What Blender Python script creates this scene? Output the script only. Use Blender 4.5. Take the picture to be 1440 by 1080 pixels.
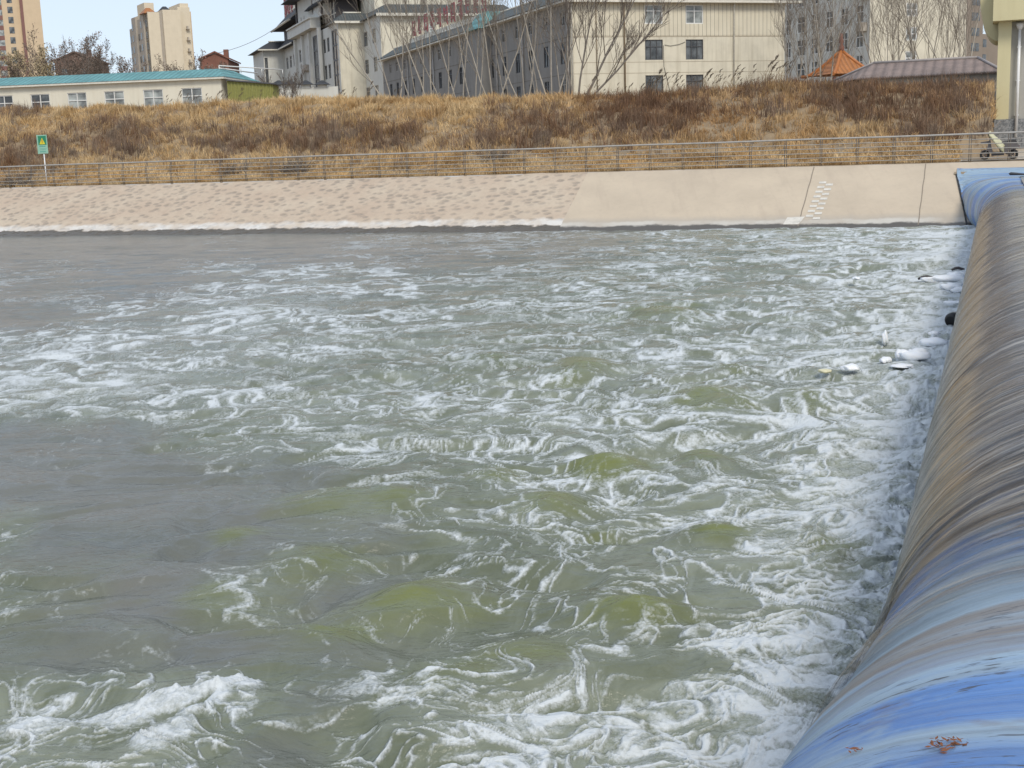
import bpy, math, random
import numpy as np
from mathutils import Matrix, Vector

random.seed(7)
for _o in list(bpy.data.objects): bpy.data.objects.remove(_o)
SC = bpy.context.scene
COL = SC.collection

# ------------------------------------------------------------------ camera
F = 1790.0; EYE = 4.0
PITCH = math.atan(330/1790); ROLL = 0.034
_fw = np.array([0, math.cos(PITCH), -math.sin(PITCH)])
_u0 = np.array([0, math.sin(PITCH), math.cos(PITCH)]); _r0 = np.array([1., 0, 0])
_R = math.cos(ROLL)*_r0 - math.sin(ROLL)*_u0
_U = math.cos(ROLL)*_u0 + math.sin(ROLL)*_r0
_C = np.array([0, 0, EYE])
cam = bpy.data.cameras.new('camera'); cam_o = bpy.data.objects.new('camera', cam); COL.objects.link(cam_o)
cam.sensor_width = 36; cam.lens = 36*F/1440; cam.clip_start = 0.1; cam.clip_end = 4000
cam_o.matrix_world = Matrix(((_R[0], _U[0], -_fw[0], 0), (_R[1], _U[1], -_fw[1], 0), (_R[2], _U[2], -_fw[2], EYE), (0, 0, 0, 1)))
SC.camera = cam_o

# ------------------------------------------------------------------ light
SUN_EL = math.radians(45); SUN_DIR = (0.345, -0.939)      # ground direction towards the sun
wd = bpy.data.worlds.new('World'); SC.world = wd; wd.use_nodes = True
_nt = wd.node_tree; _bg = _nt.nodes['Background']; _bg.inputs[1].default_value = 0.14
_sky = _nt.nodes.new('ShaderNodeTexSky'); _sky.sky_type = 'NISHITA'; _sky.sun_disc = False
_sky.sun_elevation = SUN_EL; _sky.sun_rotation = math.atan2(SUN_DIR[0], SUN_DIR[1])
_sky.air_density = 0.9; _sky.dust_density = 1.2; _sky.ozone_density = 2.0; _sky.altitude = 0
_mx = _nt.nodes.new('ShaderNodeMix'); _mx.data_type = 'RGBA'; _mx.inputs[0].default_value = 0.70      # thin high haze whitens the sky
_nt.links.new(_sky.outputs[0], _mx.inputs[6]); _mx.inputs[7].default_value = (4.8, 5.35, 6.15, 1)
_nt.links.new(_mx.outputs[2], _bg.inputs[0])
sun = bpy.data.lights.new('sun', 'SUN'); sun.energy = 1.95; sun.angle = math.radians(18.0); sun.color = (1.0, 0.93, 0.80)
sun_o = bpy.data.objects.new('sun', sun); COL.objects.link(sun_o)
_sd = Vector((SUN_DIR[0]*math.cos(SUN_EL), SUN_DIR[1]*math.cos(SUN_EL), math.sin(SUN_EL))).normalized()
sun_o.rotation_euler = _sd.to_track_quat('Z', 'Y').to_euler(); sun_o.location = (60, -40, 60)
SC.view_settings.view_transform = 'Standard'; SC.view_settings.look = 'None'
SC.view_settings.exposure = 0.25; SC.view_settings.gamma = 1.0

# ------------------------------------------------------------------ frames: bank coordinates (u along bank, s across river)
BA = math.radians(20.9)
T = np.array([math.cos(BA), -math.sin(BA), 0]); N = np.array([math.sin(BA), math.cos(BA), 0])
def ray(x, y): return _fw + _R*((x-720)/F) - _U*((y-540)/F)
def atz(x, y, z=0.0):
    d = ray(x, y); return _C + d*((z-EYE)/d[2])
def ats(x, y, s):
    d = ray(x, y); P = _C + d*(s/(d@N)); return P@T, P[2]
def W(u, s, z=0.0):
    p = u*T + s*N; return (float(p[0]), float(p[1]), float(z))
BROT = -BA                                   # z rotation of things aligned with the bank
class Frame:
    """local frame: x along a facade, y into the building, z up; o = world ground point"""
    def __init__(self, o, ang):
        self.o = np.array(o, float); self.ang = ang
        self.ex = np.array([math.cos(ang), math.sin(ang), 0]); self.ey = np.array([-math.sin(ang), math.cos(ang), 0])
    def on_y(self, px, py, yl=0.0):          # pixel seen on the plane y = yl  -> (x, z)
        d = ray(px, py); k = (yl - (_C-self.o)@self.ey)/(d@self.ey); P = _C + d*k - self.o
        return float(P@self.ex), float(P[2])
    def on_x(self, px, py, xl=0.0):          # pixel seen on the plane x = xl  -> (y, z)
        d = ray(px, py); k = (xl - (_C-self.o)@self.ex)/(d@self.ex); P = _C + d*k - self.o
        return float(P@self.ey), float(P[2])
def frame_px(px, s, zg, ang):
    """frame whose origin is seen at column px at river distance s"""
    yy = 100.0
    u, z = ats(px, yy, s)
    return Frame(W(u, s, zg), ang)

# ------------------------------------------------------------------ noise (numpy)
def _hash(ix, iy, seed):
    h = (ix.astype(np.int64)*374761393 + iy.astype(np.int64)*668265263 + seed*1442695041) & 0x7fffffff
    h = ((h ^ (h >> 13))*1274126177) & 0x7fffffff
    return (h ^ (h >> 16))
def perlin(x, y, seed=0):
    x = np.asarray(x, np.float64); y = np.asarray(y, np.float64)
    x0 = np.floor(x); y0 = np.floor(y); fx = x-x0; fy = y-y0
    ix = x0.astype(np.int64); iy = y0.astype(np.int64)
    def g(a, b, dx, dy):
        t = (_hash(a, b, seed) & 1023)*(2*math.pi/1024)
        return np.cos(t)*dx + np.sin(t)*dy
    sx = fx*fx*fx*(fx*(fx*6-15)+10); sy = fy*fy*fy*(fy*(fy*6-15)+10)
    n0 = g(ix, iy, fx, fy)*(1-sx) + g(ix+1, iy, fx-1, fy)*sx
    n1 = g(ix, iy+1, fx, fy-1)*(1-sx) + g(ix+1, iy+1, fx-1, fy-1)*sx
    return (n0*(1-sy) + n1*sy)*1.5
def fbm(x, y, oct=4, seed=0):
    a = 1.0; f = 1.0; t = 0
    for i in range(oct):
        t = t + a*perlin(x*f, y*f, seed+i*17); a *= 0.5; f *= 2.03
    return t
def sstep(a, b, x):
    t = np.clip((x-a)/(b-a), 0, 1); return t*t*(3-2*t)

# ------------------------------------------------------------------ object helpers
def tag(o, label=None, cat=None, group=None, kind=None):
    if label: o['label'] = label
    if cat: o['category'] = cat
    if group: o['group'] = group
    if kind: o['kind'] = kind
    return o
def empty(name, loc, rz=0.0, label=None, cat=None, group=None):
    o = bpy.data.objects.new(name, None); COL.objects.link(o); o.location = loc; o.rotation_euler = (0, 0, rz)
    o.empty_display_size = 0.2
    return tag(o, label, cat, group)
def link(name, me, mat, parent=None):
    o = bpy.data.objects.new(name, me); COL.objects.link(o)
    if mat is not None:
        for m in (mat if isinstance(mat, (list, tuple)) else [mat]): me.materials.append(m)
    if parent is not None: o.parent = parent
    return o
def np_mesh(name, V, quads=None, tris=None, smooth=True):
    me = bpy.data.meshes.new(name); V = np.asarray(V, np.float32)
    nq = 0 if quads is None else len(quads); ntr = 0 if tris is None else len(tris)
    me.vertices.add(len(V)); me.vertices.foreach_set('co', V.ravel())
    idx = []; st = []; c = 0
    if nq: idx.append(np.asarray(quads, np.int32).ravel()); st.append(np.arange(nq, dtype=np.int32)*4); c = nq*4
    if ntr: idx.append(np.asarray(tris, np.int32).ravel()); st.append(c+np.arange(ntr, dtype=np.int32)*3)
    idx = np.concatenate(idx); st = np.concatenate(st)
    me.loops.add(len(idx)); me.loops.foreach_set('vertex_index', idx)
    me.polygons.add(nq+ntr); me.polygons.foreach_set('loop_start', st)
    if smooth: me.polygons.foreach_set('use_smooth', np.ones(nq+ntr, bool))
    me.update(calc_edges=True)
    return me
class MB:
    """collects boxes, prisms and tubes and links them as ONE mesh object"""
    def __init__(s): s.v = []; s.f = []; s.sm = []
    def face(s, pts, smooth=False):
        b = len(s.v); s.v += [tuple(map(float, p)) for p in pts]; s.f.append(tuple(range(b, b+len(pts)))); s.sm.append(smooth); return s
    def box(s, x0, x1, y0, y1, z0, z1):
        b = len(s.v)
        s.v += [(x0,y0,z0),(x1,y0,z0),(x1,y1,z0),(x0,y1,z0),(x0,y0,z1),(x1,y0,z1),(x1,y1,z1),(x0,y1,z1)]
        for q in ((0,3,2,1),(4,5,6,7),(0,1,5,4),(1,2,6,5),(2,3,7,6),(3,0,4,7)): s.f.append(tuple(b+i for i in q)); s.sm.append(False)
        return s
    def hexa(s, p):                           # 8 corner points, order as box
        b = len(s.v); s.v += [tuple(map(float, q)) for q in p]
        for q in ((0,3,2,1),(4,5,6,7),(0,1,5,4),(1,2,6,5),(2,3,7,6),(3,0,4,7)): s.f.append(tuple(b+i for i in q)); s.sm.append(False)
        return s
    def prism(s, poly, axis, a, b2):          # poly in the two other axes, extruded along axis from a to b2
        def P(p, t):
            return {'x': (t, p[0], p[1]), 'y': (p[0], t, p[1]), 'z': (p[0], p[1], t)}[axis]
        n = len(poly); b = len(s.v)
        s.v += [P(p, a) for p in poly] + [P(p, b2) for p in poly]
        s.f.append(tuple(range(b, b+n))); s.f.append(tuple(range(b+2*n-1, b+n-1, -1))); s.sm += [False, False]
        for i in range(n):
            j = (i+1) % n; s.f.append((b+i, b+n+i, b+n+j, b+j)); s.sm.append(False)
        return s
    def tube(s, pts, r, n=6, cap=True):
        pts = [Vector(p) for p in pts]; m = len(pts)
        rr = [r]*m if not hasattr(r, '__len__') else r
        b = len(s.v); up = None
        for i in range(m):
            d = (pts[min(i+1, m-1)] - pts[max(i-1, 0)])
            if d.length < 1e-9: d = Vector((0, 0, 1))
            d.normalize()
            if up is None:
                up = Vector((0, 0, 1)) if abs(d.z) < 0.9 else Vector((1, 0, 0))
            a = d.cross(up)
            if a.length < 1e-6: a = d.cross(Vector((0.3, 1, 0.2)))
            a.normalize(); c = a.cross(d).normalized(); up = c
            for k in range(n):
                t = 2*math.pi*k/n; q = pts[i] + (a*math.cos(t) + c*math.sin(t))*rr[i]; s.v.append(tuple(q))
        for i in range(m-1):
            for k in range(n):
                k2 = (k+1) % n
                s.f.append((b+i*n+k, b+i*n+k2, b+(i+1)*n+k2, b+(i+1)*n+k)); s.sm.append(True)
        if cap:
            s.f.append(tuple(b+k for k in range(n-1, -1, -1))); s.f.append(tuple(b+(m-1)*n+k for k in range(n))); s.sm += [False, False]
        return s
    def torus(s, c, R, r, ax='y', n=20, m=8):
        b = len(s.v)
        for i in range(n):
            t = 2*math.pi*i/n
            for k in range(m):
                p = 2*math.pi*k/m; q = R + r*math.cos(p); h = r*math.sin(p)
                s.v.append((c[0]+q*math.cos(t), c[1]+h, c[2]+q*math.sin(t)))
        for i in range(n):
            for k in range(m):
                s.f.append((b+i*m+k, b+((i+1) % n)*m+k, b+((i+1) % n)*m+(k+1) % m, b+i*m+(k+1) % m)); s.sm.append(True)
        return s
    def wall(s, x0, x1, z0, z1, y, holes, depth=0.22, plane='y'):
        """wall sheet with real openings; holes = (xa, xb, za, zb); reveals go 'depth' inwards"""
        xs = sorted(set([x0, x1] + [h[0] for h in holes] + [h[1] for h in holes])); zs = sorted(set([z0, z1] + [h[2] for h in holes] + [h[3] for h in holes]))
        def P(x, yy, z): return (x, yy, z) if plane == 'y' else (yy, x, z)
        for i in range(len(xs)-1):
            for k in range(len(zs)-1):
                cx = (xs[i]+xs[i+1])/2; cz = (zs[k]+zs[k+1])/2
                if cx < x0 or cx > x1 or cz < z0 or cz > z1: continue
                if any(h[0] < cx < h[1] and h[2] < cz < h[3] for h in holes): continue
                s.face([P(xs[i], y, zs[k]), P(xs[i+1], y, zs[k]), P(xs[i+1], y, zs[k+1]), P(xs[i], y, zs[k+1])])
        for a, b, c, d in holes:
            q = [(a, c), (b, c), (b, d), (a, d)]
            for i in range(4):
                p1 = q[i]; p2 = q[(i+1) % 4]
                s.face([P(p1[0], y, p1[1]), P(p2[0], y, p2[1]), P(p2[0], y+depth, p2[1]), P(p1[0], y+depth, p1[1])])
        return s
    def build(s, name, mat, parent=None):
        me = bpy.data.meshes.new(name); me.from_pydata(s.v, [], s.f)
        me.polygons.foreach_set('use_smooth', s.sm); me.update()
        return link(name, me, mat, parent)
def blob(name, mat, loc, size, seed, parent=None, rough=0.25, sub=3, rz=0.0, tilt=0.0):
    """lumpy closed body"""
    import bmesh
    bm = bmesh.new(); bmesh.ops.create_icosphere(bm, subdivisions=sub, radius=1.0)
    for v in bm.verts:
        p = v.co; n = perlin(np.array([p.x*1.3+seed*3.1+p.z*.7]), np.array([p.y*1.3+seed*1.7-p.z*.5]), seed)[0]
        n2 = perlin(np.array([p.x*3.1+seed+p.z]), np.array([p.y*3.1-p.z]), seed+5)[0]
        k = 1 + rough*n*1.4 + rough*0.5*n2
        v.co = Vector((p.x*k*size[0], p.y*k*size[1], (abs(p.z)**0.8*(1 if p.z > 0 else -1))*k*size[2]))
    me = bpy.data.meshes.new(name); bm.to_mesh(me); bm.free()
    me.polygons.foreach_set('use_smooth', [True]*len(me.polygons))
    o = link(name, me, mat, parent); o.location = loc; o.rotation_euler = (tilt, 0, rz)
    return o

# ------------------------------------------------------------------ materials
class NT:
    def __init__(s, name):
        s.m = bpy.data.materials.new(name); s.m.use_nodes = True; s.t = s.m.node_tree
        s.b = s.t.nodes['Principled BSDF']; s.out = s.t.nodes['Material Output']
    def n(s, typ, **kw):
        x = s.t.nodes.new('ShaderNode'+typ)
        for k, v in kw.items(): setattr(x, k, v)
        return x
    def l(s, a, b): s.t.links.new(a, b)
    def setin(s, node, i, v):
        if hasattr(v, 'is_linked') or isinstance(v, bpy.types.NodeSocket): s.l(v, node.inputs[i])
        else: node.inputs[i].default_value = v
    def math(s, op, a, b=0.0, c=None, clamp=False):
        x = s.n('Math', operation=op, use_clamp=clamp); s.setin(x, 0, a); s.setin(x, 1, b)
        if c is not None: s.setin(x, 2, c)
        return x.outputs[0]
    def mr(s, v, a, b, c=0.0, d=1.0, smooth=False):
        x = s.n('MapRange'); x.interpolation_type = 'SMOOTHSTEP' if smooth else 'LINEAR'; x.clamp = True
        s.setin(x, 0, v)
        for i, q in enumerate((a, b, c, d)): s.setin(x, i+1, q)
        return x.outputs[0]
    def mix(s, f, a, b, blend='MIX'):
        x = s.n('Mix', data_type='RGBA', blend_type=blend); x.clamp_factor = True
        s.setin(x, 0, f)
        for i, q in ((6, a), (7, b)):
            if isinstance(q, tuple): x.inputs[i].default_value = (q[0], q[1], q[2], 1)
            else: s.l(q, x.inputs[i])
        return x.outputs[2]
    def coord(s, kind='Object', scale=(1, 1, 1), rot=(0, 0, 0)):
        if kind == 'World': o = s.n('NewGeometry').outputs['Position']
        else: o = s.n('TexCoord').outputs[kind]
        mp = s.n('Mapping'); s.l(o, mp.inputs[0]); mp.inputs['Scale'].default_value = scale; mp.inputs['Rotation'].default_value = rot
        return mp.outputs[0]
    def noise(s, vec, scale, detail=3, rough=0.55, dist=0.0):
        x = s.n('TexNoise'); s.l(vec, x.inputs['Vector']); x.inputs['Scale'].default_value = scale
        x.inputs['Detail'].default_value = detail; x.inputs['Roughness'].default_value = rough; x.inputs['Distortion'].default_value = dist
        return x.outputs[0]
    def vor(s, vec, scale, feature='F1', rnd=1.0):
        x = s.n('TexVoronoi', feature=feature); s.l(vec, x.inputs['Vector']); x.inputs['Scale'].default_value = scale; x.inputs['Randomness'].default_value = rnd
        return x
    def attr(s, name): return s.n('Attribute', attribute_name=name).outputs['Fac']
    def attrc(s, name): return s.n('Attribute', attribute_name=name).outputs['Color']
    def col(s, c): s.setc(s.b.inputs['Base Color'], c)
    def setc(s, sock, c):
        if isinstance(c, tuple): sock.default_value = (c[0], c[1], c[2], 1)
        else: s.l(c, sock)
    def rough(s, v): s.setin(s.b, s.b.inputs.find('Roughness'), v)
    def bump(s, h, strength, dist):
        x = s.n('Bump'); s.l(h, x.inputs['Height']); s.setin(x, x.inputs.find('Strength'), strength); x.inputs['Distance'].default_value = dist
        s.l(x.outputs[0], s.b.inputs['Normal'])
    def sep(s, vec):
        x = s.n('SeparateXYZ'); s.l(vec, x.inputs[0]); return x.outputs

def plaster(name, c, dark=0.75, streak=0.5, rough=0.9, scale=0.6):
    """wall paint: weathered, faint vertical run-off streaks and blotches"""
    m = NT(name); co = m.coord('Object'); n1 = m.noise(co, scale, 5, 0.6)
    co2 = m.coord('Object', (2.2, 2.2, 0.16)); n2 = m.noise(co2, 1.0, 4, 0.6)
    n3 = m.noise(co, 9.0, 3, 0.6)
    f = m.math('MULTIPLY', m.mr(n1, 0.42, 0.75), 0.55)
    f2 = m.math('MULTIPLY', m.mr(n2, 0.48, 0.78), streak)
    base = m.mix(f, c, tuple(x*dark for x in c))
    base = m.mix(f2, base, (c[0]*dark*.92, c[1]*dark*.88, c[2]*dark*.82))
    base = m.mix(m.math('MULTIPLY', n3, 0.10), base, tuple(x*0.6 for x in c))
    m.col(base); m.rough(rough); m.bump(n3, 0.15, 0.02)
    return m.m
def paint(name, c, rough=0.5, metal=0.0, var=0.25, scale=6.0):
    m = NT(name); co = m.coord('Object'); n = m.noise(co, scale, 4, 0.6)
    m.col(m.mix(m.math('MULTIPLY', m.mr(n, 0.4, 0.75), var*2), c, tuple(x*0.6 for x in c)))
    m.rough(m.mr(n, 0.2, 0.8, rough*0.8, min(1, rough*1.2))); m.b.inputs['Metallic'].default_value = metal
    return m.m
def roof_tiles(name, c, per_m=3.0, axis='x', rough=0.7):
    m = NT(name); sc = (per_m, 0.001, 0.001) if axis == 'x' else (0.001, per_m, 0.001)
    co = m.coord('Object'); o = m.sep(co)
    v = o[0] if axis == 'x' else o[1]
    w = m.math('SINE', m.math('MULTIPLY', v, per_m*2*math.pi))
    n = m.noise(co, 0.9, 5, 0.65); n2 = m.noise(co, 7, 3)
    b = m.mix(m.mr(n, 0.35, 0.75), c, tuple(x*0.6 for x in c))
    b = m.mix(m.math('MULTIPLY', m.mr(w, 0.0, -1.0), 0.55), b, tuple(x*0.35 for x in c))
    b = m.mix(m.math('MULTIPLY', m.mr(n2, .5, .8), .4), b, tuple(min(1, x*1.5+.03) for x in c))
    m.col(b); m.rough(rough); m.bump(w, 0.5, 0.05)
    return m.m
def glass_mat(name, c=(0.045, 0.05, 0.055), rough=0.08):
    m = NT(name); co = m.coord('Object'); n = m.noise(co, 0.8, 3); n2 = m.noise(co, 2.3, 2)
    m.col(m.mix(m.mr(n, 0.4, 0.65), c, (c[0]*3.2+.02, c[1]*3.2+.02, c[2]*3.1+.02)))
    m.rough(rough); m.b.inputs['Specular IOR Level'].default_value = 0.6; m.bump(n2, 0.12, 0.05)
    return m.m
M = {}
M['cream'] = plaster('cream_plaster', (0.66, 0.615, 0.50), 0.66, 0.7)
M['cream_ribbed'] = None
M['white'] = plaster('white_plaster', (0.60, 0.595, 0.55), 0.8, 0.35)
M['housewhite'] = plaster('house_white', (0.70, 0.66, 0.55), 0.82, 0.4)
M['greyside'] = plaster('shaded_grey_plaster', (0.26, 0.25, 0.235), 0.7, 0.6)  # shade of the long side is put into this dark grey
M['tan'] = plaster('tan_plaster', (0.60, 0.47, 0.32), 0.85, 0.2)
M['brownpanel'] = plaster('brown_panel', (0.22, 0.115, 0.10), 0.8, 0.2)
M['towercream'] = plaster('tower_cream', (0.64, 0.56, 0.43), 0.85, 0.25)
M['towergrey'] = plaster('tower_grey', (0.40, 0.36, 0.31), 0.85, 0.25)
M['redbrick'] = plaster('red_brick', (0.22, 0.10, 0.072), 0.7, 0.3)
M['oldbrick'] = plaster('old_brick', (0.165, 0.105, 0.082), 0.7, 0.3)
M['teal'] = roof_tiles('teal_roof', (0.13, 0.32, 0.33), 2.2)
M['slate_x'] = roof_tiles('slate_roof_x', (0.075, 0.085, 0.085), 2.0, 'x')
M['slate_y'] = roof_tiles('slate_roof_y', (0.085, 0.10, 0.10), 2.0, 'y')
M['dark_tile'] = roof_tiles('dark_tile', (0.045, 0.048, 0.055), 2.0, 'y')
M['brown_tile'] = roof_tiles('brown_tile', (0.25, 0.19, 0.165), 1.5, 'x')
M['orange_tile'] = roof_tiles('orange_tile', (0.42, 0.165, 0.05), 2.4, 'x', 0.5)
M['olive'] = paint('olive_panel', (0.24, 0.24, 0.07), 0.7)
M['trim'] = paint('pale_trim', (0.66, 0.63, 0.55), 0.7)
M['white_paint'] = paint('white_frame', (0.70, 0.70, 0.68), 0.4, 0, 0.15)
M['dark_frame'] = paint('dark_frame', (0.08, 0.08, 0.085), 0.5)
M['glass'] = glass_mat('window_glass'); M['curtain'] = glass_mat('curtained_glass', (0.13, 0.14, 0.14), 0.25)
M['darkwood'] = paint('dark_wood', (0.05, 0.042, 0.042), 0.6)
M['redsign'] = paint('red_sign', (0.30, 0.04, 0.045), 0.5)
M['steel'] = paint('weathered_steel', (0.42, 0.395, 0.36), 0.5, 0.35, 0.3, 3)
M['post'] = paint('rusty_post', (0.15, 0.125, 0.10), 0.7, 0.0, 0.6, 3)
M['pvc'] = paint('white_pipe', (0.74, 0.74, 0.74), 0.35, 0, 0.1)
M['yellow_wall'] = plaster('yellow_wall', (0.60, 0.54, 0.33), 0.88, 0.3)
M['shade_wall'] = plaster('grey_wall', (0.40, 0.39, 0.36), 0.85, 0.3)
M['black'] = paint('black_rubber', (0.018, 0.018, 0.019), 0.6)
M['rust'] = paint('rust_pipe', (0.27, 0.21, 0.14), 0.8)
M['bark_pale'] = paint('pale_bark', (0.40, 0.36, 0.30), 0.9, 0, 0.4, 2.5)
M['bark_grey'] = paint('grey_bark', (0.20, 0.175, 0.15), 0.9, 0, 0.4, 2.5)
M['twig'] = paint('twig', (0.17, 0.14, 0.115), 0.95, 0, 0.3, 2)
M['twig_pale'] = paint('pale_twig', (0.24, 0.205, 0.165), 0.95, 0, 0.3, 2)
M['leaf_dry'] = paint('dry_willow_leaf', (0.43, 0.345, 0.20), 0.8, 0, 0.5, 0.7)
M['leaf_brown'] = paint('brown_leaf', (0.22, 0.16, 0.125), 0.9, 0, 0.4, 0.7)

exec_parts = []
# ================================================================== WATER
U_FALL = -0.35
# foam coverage seen on the surface, at points of the water
COV = {350: [(0,.03),(200,.03),(400,.05),(600,.2),(800,.25),(1000,.38),(1200,.55),(1340,.78)],
 400: [(0,.2),(200,.1),(330,.45),(420,.5),(600,.38),(800,.4),(1000,.45),(1200,.52),(1330,.72)],
 440: [(0,.15),(200,.45),(350,.6),(600,.45),(800,.5),(1000,.55),(1200,.55),(1330,.72)],
 500: [(0,.5),(200,.55),(400,.5),(600,.55),(800,.46),(1000,.52),(1200,.6),(1330,.78)],
 560: [(0,.78),(150,.75),(300,.55),(500,.55),(700,.6),(900,.6),(1100,.62),(1280,.8)],
 620: [(0,.1),(150,.15),(300,.45),(500,.5),(700,.55),(900,.6),(1100,.68),(1280,.86)],
 680: [(0,.03),(200,.03),(400,.15),(600,.36),(800,.5),(1000,.52),(1200,.86)],
 760: [(0,.38),(100,.05),(300,.03),(500,.2),(700,.5),(900,.5),(1100,.62),(1210,.86)],
 850: [(0,.38),(100,.25),(200,.03),(350,.34),(500,.1),(700,.36),(900,.36),(1050,.5),(1150,.76),(1230,.82)],
 930: [(0,.25),(100,.12),(300,.06),(500,.2),(700,.25),(900,.3),(1030,.78),(1150,.95)],
 1000: [(0,.62),(150,.66),(320,.72),(450,.2),(600,.4),(750,.5),(900,.62),(1050,.92)],
 1070: [(0,.62),(150,.62),(240,.6),(400,.15),(550,.5),(700,.78),(900,.88),(1050,1.0)],
 1200: [(0,.4),(300,.3),(600,.7),(900,.95),(1050,1.0)]}
BOILS = [(815,525,55,.7),(1000,575,62,.8),(855,665,62,1.),(990,655,55,.8),(700,682,45,.6),(785,722,60,.8),(935,445,70,.6),(330,765,45,.5),
 (450,800,70,.6),(470,722,80,.4),(570,862,95,.75),(895,880,75,.9),(640,965,90,.5),(1010,765,45,.6),(760,935,85,.55),(1030,528,28,.5),(1130,570,42,.5),
 (690,510,34,.5),(560,715,60,.5),(850,760,40,.4),(1150,690,40,.4),(300,850,60,.35),(380,900,70,.3),(1180,780,40,.35),(640,540,40,.3),(480,905,70,.5)]
def logpolar(x, y):
    return np.arctan2(x, y)*5.0, 9.0*4.0/np.hypot(x, y)*1.35
def cov_map(X, Y):
    # coverage, interpolated between survey points on the water
    pts = []
    for py, row in COV.items():
        for px, c in row:
            P = atz(px, py); a, b = logpolar(P[0], P[1]); pts.append((a, b, c))
    a, b = logpolar(X, Y); num = np.zeros_like(a); den = np.zeros_like(a)
    for pa, pb, c in pts:
        w = 1.0/(((a-pa)**2 + (b-pb)**2) + 0.004)**1.7
        num += w*c; den += w
    return num/den
def boil_map(X, Y):
    g = np.zeros_like(X); h = np.zeros_like(X)
    for px, py, r, k in BOILS:
        P = atz(px, py); d = math.hypot(P[0], P[1])
        ra = r*d/F*0.9; rb = min(r*0.30*d*d/(F*EYE), ra*1.7)
        v = np.array([P[0], P[1]])/d; dx = X-P[0]; dy = Y-P[1]
        lr = dx*v[0]+dy*v[1]; la = dx*v[1]-dy*v[0]
        q = (la/ra)**2 + (lr/rb)**2
        e = np.exp(-q*0.9)
        g = np.maximum(g, k*e)
        h += e*k*min(0.30, 0.42*min(ra, rb)+0.05)
    return g, h
def build_water():
    # fan-shaped tessellation: denser near the viewer's bank, the surface itself is a function of the place
    th = np.linspace(math.radians(-46), math.radians(36), 1500)
    rows = [4.2]
    while rows[-1] < 96:
        r = rows[-1]; rows.append(r + min(max(r*r/5092*0.95, 0.011), 0.13 if r < 60 else 0.3))
    rr = np.array(rows); TH, RR = np.meshgrid(th, rr)
    X = RR*np.sin(TH); Y = RR*np.cos(TH); sh = X.shape
    X = X.ravel(); Y = Y.ravel()
    u = X*T[0]+Y*T[1]; s = X*N[0]+Y*N[1]
    # ---- turbulent velocity (stream function on a grid), used to draw the foam out into strings
    gu0, gs0, dg = -100.0, -6.0, 0.10
    nu, ns = int(112/dg), int(70/dg)
    GU, GS = np.meshgrid(gu0+dg*np.arange(nu), gs0+dg*np.arange(ns))
    psi = 2.6*perlin(GU/5.5, GS/5.5, 3) + 1.25*perlin(GU/2.3, GS/2.3, 4) + 0.5*perlin(GU/1.0, GS/1.0, 5) + 0.13*perlin(GU/.45, GS/.45, 6)
    vs_, vu_ = np.gradient(psi, dg); vel_u = vs_; vel_s = -vu_
    def samp(A, uu, ss):
        fx = np.clip((uu-gu0)/dg, 0, nu-1.01); fy = np.clip((ss-gs0)/dg, 0, ns-1.01)
        ix = fx.astype(np.int32); iy = fy.astype(np.int32); tx = fx-ix; ty = fy-iy
        return (A[iy, ix]*(1-tx)+A[iy, ix+1]*tx)*(1-ty) + (A[iy+1, ix]*(1-tx)+A[iy+1, ix+1]*tx)*ty
    bu = u.copy(); bs = s.copy(); cu = cs = None
    NS = 14; dt = 0.055
    for i in range(NS):
        a1 = samp(vel_u, bu, bs); a2 = samp(vel_s, bu, bs)
        bu = bu - dt*a1; bs = bs - dt*a2
        if i == 5: cu, cs = bu.copy(), bs.copy()
    cov = cov_map(X, Y)
    g, hb = boil_map(X, Y)
    # distance from the fall
    df = np.clip(-u - 0.5, 0, 200)
    near = np.exp(-df/1.6)
    turb = 0.22 + 0.78*np.exp(-(df/15.0)**2)
    cov = np.clip(cov + 0.25*near*(s < 56), 0, 1.1)
    # ---- foam: torn threads of froth, finer and denser towards the fall, a wide web further out
    rd = np.hypot(X, Y)
    dn = np.exp(-(df/13.0)**2)                                 # 1 at the fall, 0 well downstream
    hu = u + (bu-u)*0.5; hs_ = s + (bs-s)*0.5
    p1 = perlin(u/.30, s/.30, 45); p2 = perlin(u/.14, s/.14, 41); p3 = perlin(u/.06, s/.06, 42); p4 = perlin(u/.30, s/.30, 46); p5 = perlin(u/.14, s/.14, 43); p6 = perlin(u/.06, s/.06, 44)
    fx_ = 0.09*p1+0.022*p2+0.004*p3; fy_ = 0.09*p4+0.022*p5+0.004*p6
    nearw = 1-sstep(7, 18, rd); kk = 1-.42*nearw
    gu = u+(bu-u)*kk+fx_; gs = s+(bs-s)*kk+fy_; hu = hu+fx_; hs_ = hs_+fy_
    def fb(uu, ss, L, o, sd, g=.62):
        a = 1.0; t = 0; f = 1.0/L; n = 0
        for i in range(o): t = t + a*perlin(uu*f, ss*f, sd+i); n += a; a *= g; f *= 2.07
        return t/n*1.6
    nz = [perlin(gu/L/1.75+7*i, gs/L*1.05, 21+i) for i, L in enumerate((3.4, 2.2, 1.35, .8))] + [perlin(hu/L/1.5+5*i, hs_/L*1.05, 31+i) for i, L in enumerate((.5, .29, .16))]
    n5 = perlin(hu/.085, hs_/.085, 25); n4 = nz[6]
    wl = np.clip(.6 + rd/30.0, .7, 2.6)
    def line(n, k): return np.clip(1-np.abs(n)*k/wl, 0, 1)
    mk = [sstep(-.4, .2, perlin(hu/a_+3, hs_/b_, 61+i)) for i, (a_, b_) in enumerate(((6., 5.), (4.0, 3.2), (2.0, 1.6), (1.3, 1.0), (.8, .7)))]
    far_w = 1-.75*dn; mid_w = .45+.55*dn
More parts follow.
